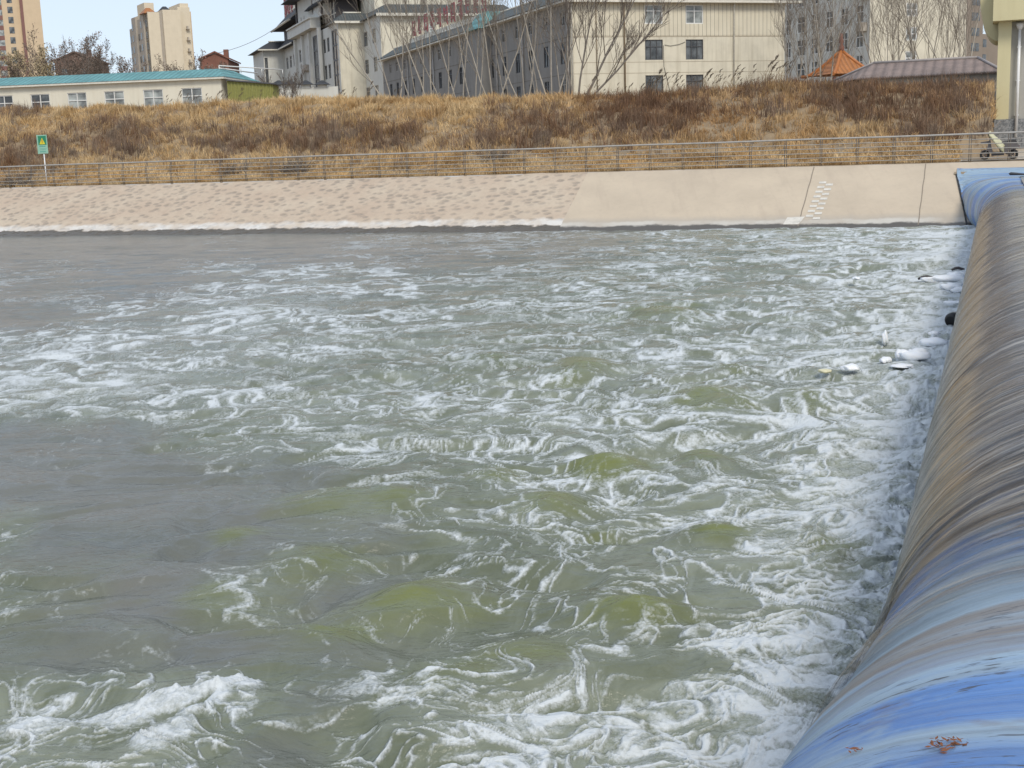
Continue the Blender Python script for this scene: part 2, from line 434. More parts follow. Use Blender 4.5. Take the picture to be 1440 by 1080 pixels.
    th = np.maximum.reduce([line(nz[0], 12)*(.55+.5*mk[0])*far_w, line(nz[1], 10)*(.45+.6*mk[1])*(.5+.5*far_w), line(nz[2], 9)*(.2+.8*mk[1]), line(nz[3], 7)*(.1+.85*mk[2])*mid_w,
                            line(nz[4], 5.5)*(.9*mk[3])*mid_w, line(nz[5], 4.2)*(.85*mk[4])*mid_w*np.clip(1.7-rd/28, 0, 1), line(nz[6], 3.4)*(.8*mk[4])*mid_w*np.clip(1.6-rd/16, 0, 1)])
    raft = fb(hu, hs_, .95, 6, 100, .72)
    clot = fb(u+.5*(hu-u)+fx_, s+.5*(hs_-s)+fy_, .30, 4, 160, .75)
    halo = np.maximum(line(nz[1], 3.5)*mk[1]*.7*far_w, line(nz[2], 3.0)*mk[1]*.8)          # thinner froth beside the threads
    g = np.clip(g*(1.0 + .40*raft + .25*nz[4]), 0, 1)
    cov = cov*(0.98+.14*sstep(12, 30, rd))
    c = np.clip(cov*(1-0.80*np.clip(g*1.2, 0, 1)), 0, 1.1)
    ring = np.exp(-((g-0.26)/0.12)**2)*turb
    c = np.clip(c + 0.14*ring*(cov > .2), 0, 1.1)
    f1 = np.clip((th*(.85-.12*nearw+.30*raft+(.28+.45*nearw)*clot+.12*n5) - (0.55-0.63*c))/.55, 0, 1)*np.clip(c*2.4, 0, 1)
    f2 = np.clip((raft*.62+clot*(.22+.46*nearw)+.25*halo + .12*n5 - (1.00-1.04*c))/.38, 0, 1)
    f3 = np.clip((halo*.75+.3*raft+.25*clot - (.57-.58*c))/.85, 0, .42)*np.clip(c*2, 0, 1)
    foam = np.clip(np.maximum(np.maximum(f1, f2), f3), 0, 1)
    veil = sstep(-.7, .9, fb(bu, bs, 1.3, 6, 140, .70) + .9*(c-.5) + .3*clot)*np.clip(c*1.5, 0, 1)
    aer = np.clip(veil, 0, 1)
    # ---- heights
    Xs = X/1.9
    wx = 0.35*perlin(X/1.6, Y/1.6, 31); wy = 0.35*perlin(X/1.6, Y/1.6, 32)
    w1 = perlin(Xs/1.7+wx, Y/1.7+wy, 33); w2 = perlin(Xs/.78+wx*2, Y/.78+wy*2, 34); w3 = perlin(Xs/.36+wx*3, Y/.36+wy*3, 35)
    w4 = perlin(Xs/.17+wx*4, Y/.17+wy*4, 36); w5 = perlin(X/.09, Y/.085, 37)
    r1 = 1-2*np.abs(w1); r2 = 1-2*np.abs(w2)
    fade3 = np.clip(1.6-rd/22, 0, 1); fade2 = np.clip(1.6-rd/60, 0.15, 1)
    calm = 0.016*w2 + 0.024*perlin(Xs/2.6, Y/1.1, 38) + .010*(1-2*np.abs(perlin(Xs/1.1+wx, Y/.5+wy, 39)))*np.clip(1.5-rd/40, 0, 1)
    z = turb*(0.080*w1 + 0.055*r1 + 0.075*w2*fade2 + 0.055*r2*fade2) + calm + fade3*(0.30+0.70*turb)*(0.028*w3 + 0.022*(1-2*np.abs(w3)) + 0.011*w4 + .006*(1-2*np.abs(w4))) + 0.0022*w5*np.clip(1.4-rd/9, 0, 1)
    sm = 1-0.35*np.clip(g, 0, 1)
    z = z*sm + hb*turb**0.5
    nr2 = np.exp(-df/.45)
    z += near*(0.10*np.abs(w2)+0.05*w3) + nr2*(.16*np.abs(nz[4])+.14*np.abs(nz[6])+.08*np.abs(n5))
    # foam stands a little proud of the water
    z += foam*(0.010 + 0.012*np.clip(c, 0, 1))*(1 + 0.6*n4 + 0.6*n5 + .5*clot)*np.clip(1.3-rd/45, .2, 1)
    # the one thick pillow of foam and its arm, and the broken crest by the fall
    def pillow(pxy, la, lr, hgt):
        P = atz(*pxy); d = math.hypot(P[0], P[1]); v = np.array([P[0], P[1]])/d; dx = X-P[0]; dy = Y-P[1]
        q = ((dx*v[1]-dy*v[0] + 0.10*nz[3])/la)**2 + ((dx*v[0]+dy*v[1] + 0.10*nz[4])/lr)**2
        return np.exp(-q*q)*hgt
    pl = np.maximum.reduce([pillow((325, 987), .26, .15, .10), pillow((240, 1008), .30, .13, .085), pillow((272, 1024), .16, .1, .05), pillow((165, 1022), .28, .16, .06), pillow((70, 1035), .34, .2, .05),
          pillow((225, 1062), .16, .22, .05), pillow((255, 1040), .13, .18, .05)])
    z += .62*pl*(1+.35*n4+.25*n5); foam = np.maximum(foam, np.clip(pl*22 + .5*clot - .1, 0, 1)*(0.85+.3*n4)*(pl > .008)); foam = np.clip(foam, 0, 1)
    V = np.stack([X, Y, z], 1)
    nr, nc = sh; idx = np.arange(nr*nc).reshape(nr, nc)
    q = np.stack([idx[:-1, :-1].ravel(), idx[:-1, 1:].ravel(), idx[1:, 1:].ravel(), idx[1:, :-1].ravel()], 1)
    uc = u[q].mean(1); scn = s[q].mean(1)
    q = q[(uc < 0.7) & (scn < 60.2) & (scn > 3.2)]
    used = np.zeros(len(V), bool); used[q.ravel()] = True; remap = np.cumsum(used)-1
    q = remap[q]; V = V[used]
    me = np_mesh('river_water', V, q)
    for nm, a in (('foam', foam), ('aer', aer), ('green', g*turb**.5), ('turb', turb*np.clip(cov*2.2+g, 0.15, 1))):
        at = me.attributes.new(nm, 'FLOAT', 'POINT'); at.data.foreach_set('value', a[used].astype(np.float32))
    m = NT('river_water')
    cw = m.coord('World'); sx = m.coord('World', (0.55, 1.0, 1.0))
    fo = m.attr('foam'); ae = m.attr('aer'); gr = m.attr('green')
    nA = m.noise(cw, 14, 5, 0.65); nB = m.noise(cw, 55, 3, 0.6); nC = m.noise(sx, 0.35, 3); nD = m.noise(sx, 3.0, 4, .6)
    fo2 = m.math('ADD', fo, m.math('MULTIPLY', m.math('SUBTRACT', nA, 0.5), m.math('MULTIPLY', m.mr(fo, 0.02, 0.4), 0.75)))
    fo2 = m.math('ADD', fo2, m.math('MULTIPLY', m.math('SUBTRACT', nB, 0.5), m.math('MULTIPLY', m.mr(fo, 0.02, 0.4), 0.35)))
    vb = m.vor(cw, 26.0).outputs['Distance']; vb2 = m.vor(cw, 60.0).outputs['Distance']
    bub = m.math('ADD', m.math('MULTIPLY', m.math('SUBTRACT', 0.42, vb), 0.55), m.math('MULTIPLY', m.math('SUBTRACT', 0.42, vb2), 0.35)); bub = m.math('ADD', bub, 0.06)
    fo2 = m.math('ADD', fo2, m.math('MULTIPLY', bub, m.math('MULTIPLY', m.mr(fo, 0.02, 0.3), m.mr(fo, 1.0, .55, .35, 1))))
    fm = m.mr(fo2, 0.04, 0.95, 0, 0.97)
    deep = m.mix(m.mr(nC, 0.35, 0.65), (0.118, 0.127, 0.112), (0.155, 0.156, 0.138))
    deep = m.mix(m.mr(m.attr('turb'), .2, .75), deep, m.mix(m.mr(nC, .35, .65), (.104, .119, .074), (.135, .149, .098)))
    wat = m.mix(m.math('MULTIPLY', ae, 0.62), deep, (0.30, 0.325, 0.27))
    wat = m.mix(m.math('MULTIPLY', m.mr(m.math('ADD', gr, m.math('MULTIPLY', m.math('SUBTRACT', nD, 0.5), 0.9)), 0.10, 0.80), 0.80), wat, (0.165, 0.185, 0.055))
    colr = m.mix(fm, wat, m.mix(nA, (0.52, 0.56, 0.58), (0.64, 0.67, 0.69)))
    m.col(colr); m.rough(m.mr(fm, 0, 1, 0.16, 0.75)); m.b.inputs['IOR'].default_value = 1.33
    m.setin(m.b, m.b.inputs.find('Specular IOR Level'), m.mr(fm, 0, 1, 0.5, 0.2))
    nW = m.noise(sx, 5.0, 5, 0.6, 0.6); nW2 = m.noise(sx, 1.6, 4, 0.6, 0.4)
    nW3 = m.noise(sx, 17.0, 4, 0.6, 0.5)
    hsum = m.math('ADD', m.math('ADD', m.math('MULTIPLY', nW, 0.5), m.math('MULTIPLY', nW3, 0.22)), m.math('ADD', m.math('MULTIPLY', nW2, 1.0), m.math('MULTIPLY', fm, 0.25)))
    m.bump(hsum, 0.62, 0.10)
    o = link('river_water', me, m.m); tag(o, kind='structure')
    return o
build_water()

# ================================================================== BANKS
def slope_z(s):      # far embankment
    return np.interp(s, [56.0, 59.0, 64.5, 64.9, 66.0, 300], [-1.4, 0.0, 2.65, 2.68, 2.68, 2.9])
def uofs(px, py, s): return ats(px, py, s)[0]
U_SPLIT_TOP = uofs(826, 243, 64.5); U_SPLIT_BOT = uofs(786, 320, 59.2)
def strip(name, ulim, prof, mat, du=0.5, noise_amp=0.0, parent=None):
    """extruded strip; ulim(s) -> (u0,u1); prof = [(s,z)]"""
    nu = 240; V = []
    for s, z in prof:
        a, b = ulim(s); uu = np.linspace(a, b, nu)
        zz = z + noise_amp*perlin(uu/1.3, np.full(nu, s*1.1), 5)
        p = uu[:, None]*T + s*N; p[:, 2] = zz; V.append(p)
    V = np.concatenate(V); n = len(prof); idx = np.arange(n*nu).reshape(n, nu)
    q = np.stack([idx[:-1, :-1].ravel(), idx[:-1, 1:].ravel(), idx[1:, 1:].ravel(), idx[1:, :-1].ravel()], 1)
    return link(name, np_mesh(name, V, q), mat, parent)
def bank_mat(stone):
    m = NT('rubble_slope' if stone else 'concrete_slope')
    co = m.coord('World', rot=(0, 0, BA)); z = m.sep(m.n('NewGeometry').outputs['Position'])[2]
    n1 = m.noise(co, 0.45, 5, 0.6); n2 = m.noise(co, 4, 4, 0.6); n3 = m.noise(co, 1.6, 4, .6)
    if stone:
        v = m.n('TexVoronoi', feature='F1'); mp = m.n('Mapping'); m.l(co, mp.inputs[0]); mp.inputs['Scale'].default_value = (1.55, 2.3, 2.3)
        wob = m.n('Mix', data_type='RGBA', blend_type='LINEAR_LIGHT'); wob.inputs[0].default_value = 0.16
        m.l(mp.outputs[0], wob.inputs[6]); nz = m.n('TexNoise'); m.l(co, nz.inputs[0]); nz.inputs['Scale'].default_value = 2.2; m.l(nz.outputs['Color'], wob.inputs[7])
        m.l(wob.outputs[2], v.inputs['Vector']); v.inputs['Scale'].default_value = 1.25
        d = v.outputs['Distance']; rnd = m.sep(v.outputs['Color'])[0]
        st = m.math('MULTIPLY', m.mr(d, 0.52, 0.26, 0, 1, True), m.mr(rnd, 0.0, 0.7, 0.3, 1))
        c = m.mix(m.mr(n1, 0.35, 0.7), (0.50, 0.415, 0.32), (0.45, 0.35, 0.265))
        c = m.mix(m.math('MULTIPLY', st, 0.75), c, m.mix(n3, (0.21, 0.19, 0.165), (0.34, 0.27, 0.21)))
        c = m.mix(m.math('MULTIPLY', m.mr(n2, .45, .8), .5), c, (0.33, 0.27, 0.21))
        h = m.math('ADD', m.math('MULTIPLY', m.mr(d, 0.1, 0.5), 1.0), m.math('MULTIPLY', n2, 0.35)); m.bump(h, 0.45, 0.14)
    else:
        c = m.mix(m.mr(n1, 0.35, 0.7), (0.52, 0.435, 0.33), (0.455, 0.38, 0.29))
        c = m.mix(m.math('MULTIPLY', m.mr(n2, .5, .8), .25), c, (0.36, 0.31, 0.25))
        cs = m.coord('World', (2.0, .25, .25), rot=(0, 0, BA)); c = m.mix(m.math('MULTIPLY', m.mr(m.noise(cs, 1.2, 4), .52, .75), .35), c, (0.37, .30, .235))
        m.bump(n2, 0.15, 0.03)
    # tide marks: pale crust above, wet dark foot below
    wob2 = m.math('MULTIPLY', m.math('SUBTRACT', m.noise(co, 1.1, 4, .65), 0.5), 0.42 if stone else 0.24)
    zz = m.math('ADD', z, wob2)
    if stone:
        crust = m.math('MULTIPLY', m.mr(zz, 0.60, 0.48), m.mr(zz, 0.22, 0.30))
        c = m.mix(m.math('MULTIPLY', crust, m.math('MULTIPLY', m.mr(n3, .3, .55, .5, 1), m.mr(n1, .36, .58, .25, 1))), c, (0.62, 0.60, 0.565))
        c = m.mix(m.mr(zz, 0.30, 0.24), c, (0.095, 0.082, 0.064))
    else:
        c = m.mix(m.math('MULTIPLY', m.mr(zz, 0.60, 0.40), 0.55), c, (0.34, 0.315, 0.28))
        c = m.mix(m.math('MULTIPLY', m.math('MULTIPLY', m.mr(zz, 0.42, 0.34), m.mr(n1, .35, .6)), .7), c, (0.55, 0.53, 0.48))
        c = m.mix(m.mr(zz, 0.24, 0.17), c, (0.085, 0.075, 0.062))
    m.col(c); m.rough(m.mr(zz, 0.15, 0.4, 0.35, 0.9))
    return m.m
sprof = [(float(s), float(slope_z(s))) for s in np.linspace(56.5, 64.5, 17)] + [(64.75, 2.665)]
def split_u(s): return float(np.interp(s, [59.2, 64.5], [U_SPLIT_BOT, U_SPLIT_TOP]))
M['stone_slope'] = bank_mat(True); M['conc_slope'] = bank_mat(False)
so = strip('stone_embankment', lambda s: (-110, split_u(s)), sprof, M['stone_slope'], noise_amp=0.05); tag(so, kind='structure')
co_ = strip('concrete_embankment', lambda s: (split_u(s), 45), [(s, z+0.004) for s, z in sprof], M['conc_slope']); tag(co_, kind='structure')
M['joint'] = paint('joint_filler', (0.25, 0.21, 0.165), 0.95)
def joint(pxt, pxb, w, s0=59.2, s1=64.5):
    ut = uofs(*pxt, s1); ub = uofs(*pxb, s0); b = MB()
    pts = []
    for k in range(9):
        t = k/8; s = s0+(s1-s0)*t; u = ub+(ut-ub)*t + 0.012*math.sin(k*2.3); pts.append((u, s))
    for k in range(8):
        (ua, sa), (ub2, sb) = pts[k], pts[k+1]
        za, zb = float(slope_z(sa))+.014, float(slope_z(sb))+.014
        b.face([W(ua-w, sa, za), W(ua+w, sa, za), W(ub2+w, sb, zb), W(ub2-w, sb, zb)])
    return b
jb = joint((1145, 235), (1122, 320), .024)
jb2 = joint((1302, 230), (1291, 317), .022); off = len(jb.v); jb.v += jb2.v; jb.f += [tuple(i+off for i in f) for f in jb2.f]; jb.sm += jb2.sm
o = jb.build('expansion_joints', M['joint'], co_)
# painted check marks of the water gauge, on the slope
M['gauge'] = paint('worn_white_paint', (0.62, 0.59, 0.53), 0.85, 0, 0.35, 5)
gb = MB(); rnd = random.Random(3)
for k in range(16):
    t0 = k/16; s0 = 59.75+(63.1-59.75)*t0; s1 = s0+(63.1-59.75)/16
    base = uofs(1144-(22*(1-t0)) - 2.0, 320-70*t0, s0) + 0.32
    o_ = 0.0 if k % 2 else 0.35
    if k == 15: o_ = 0
    b0 = base + 0.05 + o_
    gb.face([W(b0, s0, slope_z(s0)+.02), W(b0+.33, s0, slope_z(s0)+.02), W(b0+.33, s1-.02, slope_z(s1-.02)+.02), W(b0, s1-.02, slope_z(s1-.02)+.02)])
gb.face([W(base-3.3+2.2, 59.35, slope_z(59.35)+.021), W(base-3.3+2.9, 59.35, slope_z(59.35)+.021), W(base-3.3+3.1, 60.0, slope_z(60.0)+.021), W(base-3.3+2.3, 59.95, slope_z(59.95)+.021)])
tag(gb.build('water_gauge', M['gauge']), 'white painted chequered water gauge on the smooth concrete slope', 'water gauge')
# walkway on top of the far bank
mg = NT('walkway_dirt'); cw = mg.coord('World'); a1 = mg.noise(cw, .6, 5, .6); a2 = mg.noise(cw, 7, 4, .6)
mg.col(mg.mix(mg.mr(a1, .4, .65), mg.mix(a2, (0.24, 0.17, 0.10), (0.34, 0.25, 0.15)), mg.mix(a2, (0.16, 0.12, 0.08), (0.26, 0.2, 0.13)))); mg.rough(.95); mg.bump(a2, .5, .05)
M['dirt'] = mg.m
o = strip('walkway', lambda s: (-110, 45), [(64.75, 2.67), (65.0, 2.69), (65.8, 2.70), (66.6, 2.72)], M['dirt'], noise_amp=0.012); tag(o, kind='structure')
# mound behind the walkway
def mound_z(u, s):
    top = np.interp(u, [-110, -72, -56, -47, -30, -21, -12.5, -6, -1.2, 0.2], [8.3, 8.05, 7.65, 7.75, 7.05, 6.75, 7.1, 6.75, 6.55, 6.5])
    t = np.clip((s-66.4)/(80-66.4), 0, 1); prof = (t**0.85)*0.72 + 0.28*(t*t*(3-2*t))
    z = 2.70 + (top-2.70)*prof
    z = z + np.clip(s-80, 0, 1e9)*0.0*u
    z = z + 0.28*perlin(u/4.0, s/3.0, 51)*np.clip(t*6, 0, 1)*np.clip((86-s)/4, 0, 1) + .1*perlin(u/1.3, s/1.2, 52)*np.clip(t*6, 0, 1)
    ue = np.where(s < 69.5, -1.9, -1.9 + 1.35*np.clip((s-69.5)/2.0, 0, 1))
    cut = sstep(ue+.5, ue, u)                 # the mound ends at the gatehouse forecourt
    flat = 2.74 + np.clip((s-66)/20, 0, 1.5)*0.30
    return flat*(1-cut) + np.maximum(z, flat)*cut
uu = np.linspace(-125, 0.9, 340); ss = np.concatenate([np.linspace(66.45, 84, 80), np.linspace(85, 400, 12)])
UU, SS = np.meshgrid(uu, ss)
ext = np.where(SS > 84, 1.0, 0)
ZZ = mound_z(UU, np.minimum(SS, 84)) - np.clip(SS-80, 0, 8)*0.05
P = UU.ravel()[:, None]*T + SS.ravel()[:, None]*N; P[:, 2] = ZZ.ravel()
idx = np.arange(UU.size).reshape(UU.shape)
q = np.stack([idx[:-1, :-1].ravel(), idx[:-1, 1:].ravel(), idx[1:, 1:].ravel(), idx[1:, :-1].ravel()], 1)
tag(link('mound_terrain', np_mesh('mound_terrain', P, q), M['dirt']), kind='structure')
# ground sheet to the horizon, forecourt, near bank and river bed
gm = MB()
gm.face([W(-2500, 86.0, 2.62), W(2500, 86.0, 2.62), W(2500, 3500, 2.62), W(-2500, 3500, 2.62)])
tag(gm.build('ground', M['dirt']), kind='structure')
mc = NT('forecourt_concrete'); cw = mc.coord('World'); a1 = mc.noise(cw, .5, 5, .6); a2 = mc.noise(cw, 5, 4, .6)
mc.col(mc.mix(mc.mr(a1, .38, .68), (0.45, 0.39, 0.31), (0.36, 0.31, 0.25))); mc.rough(.9); mc.bump(a2, .2, .02)
M['forecourt'] = mc.m
fc = MB(); fc.face([W(-1.6, 65.2, 2.735), W(60, 65.2, 2.735), W(60, 66.6, 2.745), W(-1.6, 66.6, 2.745)])
fc.face([W(-1.6, 66.6, 2.745), W(60, 66.6, 2.745), W(60, 90, 3.06), W(-1.6, 90, 3.06)])
tag(fc.build('forecourt_pavement', M['forecourt']), kind='structure')
nb = strip('near_embankment', lambda s: (-60, 40), [(6.2, -1.2), (3.6, 0.0), (-1.0, 2.3), (-1.4, 2.32), (-30, 2.35)], M['conc_slope']); tag(nb, kind='structure')

# ================================================================== RUBBER DAM
def crest_z(s): return 2.05
def dam_section(s, k=0.0):
    """points (u,z) from the downstream foot over the crest to the upstream foot; k = offset outwards"""
    base = 0.0
    if s > 57.5: base = float(slope_z(s))
    if s < 5.2: base = float(np.interp(s, [-1.0, 3.6, 5.2], [2.3, 0.0, -0.5]))
    base = max(base, -0.35) if s > 57.5 or s < 5.2 else -0.35
    eF = min(1.0, max(0.0, (s-54.0)/9.6))**1.2; eN = float(sstep(8.6, 0.6, s)); e = max(eF, eN)
    ud = -0.55 - 1.2*eF*(1 if eF >= eN else 0) - 1.0*eN*(1 if eN > eF else 0); uu_ = 2.15 + 0.9*e
    cu_ = 0.80; zc = 0.75; top = 2.05 + 0.03*math.sin(s*0.9) + 0.02*math.sin(s*2.3+1)
    n = 40; out = []
    for i in range(n+1):
        t = math.pi*1.0*(i/n)*1.36 - 0.18*math.pi           # angle from downstream-low, over the top
        cx, cz = -math.cos(t), math.sin(t)
        # rounder tube in the middle, flatter cushion at the ends
        pw = 1.0 - 0.30*eN - 0.55*eF
        cx = math.copysign(abs(cx)**pw, cx); cz = math.copysign(abs(cz)**(1-.5*eF), cz) 
        rx = (cu_-ud) if cx < 0 else (uu_-cu_)
        z = zc + (top-zc)*cz if cz > 0 else zc + (zc+0.35)*cz
        u = cu_ + rx*cx
        # the fabric lies down on the side slope
        if eF > 0.01:
            d_ = z-(base+.05); z = base+.05 + (d_+math.sqrt(d_*d_+.10*eF))/2 - .5*math.sqrt(.10*eF)*max(0, 1-abs(d_))*.6
        if z < base + .05: z = base + .05
        out.append((u - k*math.cos(t)*1.0, z + k*max(cz, 0) + (0.0)))
    return out
def dam_mesh(name, s_list, k, i0=0, i1=40, wav=None):
    V = []; 
    for s in s_list:
        sec = dam_section(float(s), k)[i0:i1+1]
        for j, (u, z) in enumerate(sec):
            V.append((u, s, z, j))
    A = np.array(V); ns = len(s_list); nj = i1-i0+1
    return A, ns, nj
ssd = np.concatenate([np.linspace(-0.6, 9.5, 130), np.linspace(9.7, 55, 240)[0:], np.linspace(55.2, 63.9, 90)])
A, ns_, nj_ = dam_mesh('rubber_dam', ssd, 0.0)
# folds and puckers of the fabric, stronger at the clamped ends
e_ = np.maximum(sstep(56.0, 62.5, A[:, 1]), sstep(8.5, 2.0, A[:, 1]))
jj = A[:, 3]/40
fold = (0.020*perlin(A[:, 1]*1.5+jj*3, jj*2.0, 61) + 0.010*perlin(A[:, 1]*4, jj*5, 62))*(0.35+1.6*e_)
uA = A[:, 0] - fold*np.cos(jj*4.2-.56); zA = A[:, 2] + fold*0.9
P = uA[:, None]*T + A[:, 1:2]*N; P[:, 2] = zA
idx = np.arange(ns_*nj_).reshape(ns_, nj_)
q = np.stack([idx[:-1, :-1].ravel(), idx[:-1, 1:].ravel(), idx[1:, 1:].ravel(), idx[1:, :-1].ravel()], 1)
me = np_mesh('fabric', P, q)
for nm, a in (('ds', A[:, 1]), ('da', jj)):
    at = me.attributes.new(nm, 'FLOAT', 'POINT'); at.data.foreach_set('value', a.astype(np.float32))
def dam_mat():
    m = NT('blue_rubber'); ds = m.attr('ds'); da = m.attr('da')
    cmb = m.n('CombineXYZ'); m.l(ds, cmb.inputs[0]); m.l(da, cmb.inputs[1])
    def sv(a, b):
        mp = m.n('Mapping'); m.l(cmb.outputs[0], mp.inputs[0]); mp.inputs['Scale'].default_value = (a, b, 1); return mp.outputs[0]
    s1 = m.noise(sv(1.0, 1.2), 1.0, 5, .6, .3); s2 = m.noise(sv(6, 1.2), 1.0, 5, .65, .2); s3 = m.noise(sv(2.2, 9), 1, 5, .6, .5)
    s4 = m.noise(sv(0.9, 2.4), 2.3, 5, .65, .8); s5 = m.noise(sv(22, 2.0), 1, 3, .6)
    c = m.mix(m.mr(s1, .36, .62), (0.055, 0.145, 0.38), (0.105, 0.245, 0.55))
    s6 = m.noise(sv(.95, .55), 1.0, 4, .6, .25); s7 = m.noise(sv(1.5, .4), 1.0, 4, .6, .2)
    c = m.mix(m.math('MULTIPLY', m.mr(s6, .45, .52), .88), c, (0.29, 0.39, 0.47))
    c = m.mix(m.math('MULTIPLY', m.mr(s4, .50, .62), .6), c, (0.30, 0.39, 0.45))
    c = m.mix(m.math('MULTIPLY', m.mr(s2, .52, .66), .55), c, (0.17, 0.22, 0.27))
    c = m.mix(m.math('MULTIPLY', m.math('MULTIPLY', m.mr(s7, .53, .58), m.mr(s7, .70, .63)), .85), c, (0.19, 0.155, 0.125))
    c = m.mix(m.math('MULTIPLY', m.mr(s5, .55, .72), .2), c, (0.30, 0.36, 0.40))
    s8 = m.noise(sv(30, 26), 1, 4, .7); s9 = m.noise(sv(14, 3.5), 1, 5, .7, .2); s10 = m.noise(sv(2.5, 3), 1, 3, .6)
    c = m.mix(m.math('MULTIPLY', m.mr(s9, .52, .66), .25), c, (0.33, 0.43, 0.52))
    c = m.mix(m.math('MULTIPLY', m.mr(s9, .45, .38), .22), c, (0.02, 0.05, 0.14))
    c = m.mix(m.math('MULTIPLY', m.math('MULTIPLY', m.mr(s8, .56, .62), m.mr(s10, .46, .58)), .9), c, (0.05, 0.055, 0.07))
    c = m.mix(m.math('MULTIPLY', m.mr(s3, .60, .72), .6), c, (0.17, 0.11, 0.07))
    m.col(c); m.rough(m.mr(s4, .3, .7, .3, .6)); m.bump(m.math('ADD', s9, m.math('MULTIPLY', s8, .4)), .30, .03)
    return m.m
dam = empty('rubber_dam', W(0.8, 30, 0), 0, 'long blue inflatable rubber dam that the river spills over', 'rubber dam')
M['dam'] = dam_mat()
def child_world(o, parent):
    o.parent = parent; o.matrix_parent_inverse = Matrix.Translation(parent.location).inverted() @ Matrix.Identity(4) if parent.rotation_euler.z == 0 else parent.matrix_basis.inverted()
    return o
child_world(link('fabric', me, M['dam']), dam)
# clamp strip along the top of the far end and flap
cb = MB()
for a0, a1 in ((-1.85, 0.2), (0.25, 1.0)):
    for k in range(6):
        ua = a0+(a1-a0)*k/6; ub = a0+(a1-a0)*(k+1)/6
        cb.hexa([W(ua, 63.42, 2.10), W(ub, 63.42, 2.10), W(ub, 63.62, 2.2), W(ua, 63.62, 2.2), W(ua, 63.40, 2.17), W(ub, 63.40, 2.17), W(ub, 63.6, 2.27), W(ua, 63.6, 2.27)])
child_world(cb.build('clamp_strip', M['rust']), dam)
fb = MB(); fb.hexa([W(.55, 61.6, 2.12), W(1.25, 60.9, 2.12), W(1.3, 61.4, 2.13), W(.6, 62.1, 2.13), W(.5, 61.65, 2.2), W(1.2, 60.95, 2.14), W(1.3, 61.4, 2.17), W(.6, 62.1, 2.24)])
child_world(fb.build('flap', M['black']), dam)
eb = MB()
for k in range(14):
    sa = 57.8+ (63.4-57.8)*k/14; sb = 57.8+(63.4-57.8)*(k+1)/14
    def ue(s): return -0.55-1.2*min(1.0, max(0.0, (s-54.0)/9.6))**1.2-0.03
    eb.tube([W(ue(sa), sa, slope_z(sa)+.05), W(ue(sb), sb, slope_z(sb)+.05)], .035, 6)
child_world(eb.build('edge_clamp', M['black']), dam)
# ---- water running over the crest
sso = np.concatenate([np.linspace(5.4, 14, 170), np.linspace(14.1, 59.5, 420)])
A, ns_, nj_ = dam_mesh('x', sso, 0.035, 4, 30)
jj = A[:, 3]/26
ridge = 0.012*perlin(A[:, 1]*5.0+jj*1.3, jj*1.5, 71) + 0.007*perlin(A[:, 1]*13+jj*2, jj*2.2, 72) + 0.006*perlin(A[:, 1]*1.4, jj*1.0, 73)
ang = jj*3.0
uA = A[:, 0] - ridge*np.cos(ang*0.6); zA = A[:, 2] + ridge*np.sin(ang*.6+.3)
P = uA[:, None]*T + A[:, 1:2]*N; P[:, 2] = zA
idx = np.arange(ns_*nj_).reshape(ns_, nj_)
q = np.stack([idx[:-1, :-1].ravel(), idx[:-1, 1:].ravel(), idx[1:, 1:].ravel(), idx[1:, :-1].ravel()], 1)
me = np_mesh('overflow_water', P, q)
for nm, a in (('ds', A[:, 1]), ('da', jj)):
    at = me.attributes.new(nm, 'FLOAT', 'POINT'); at.data.foreach_set('value', a.astype(np.float32))
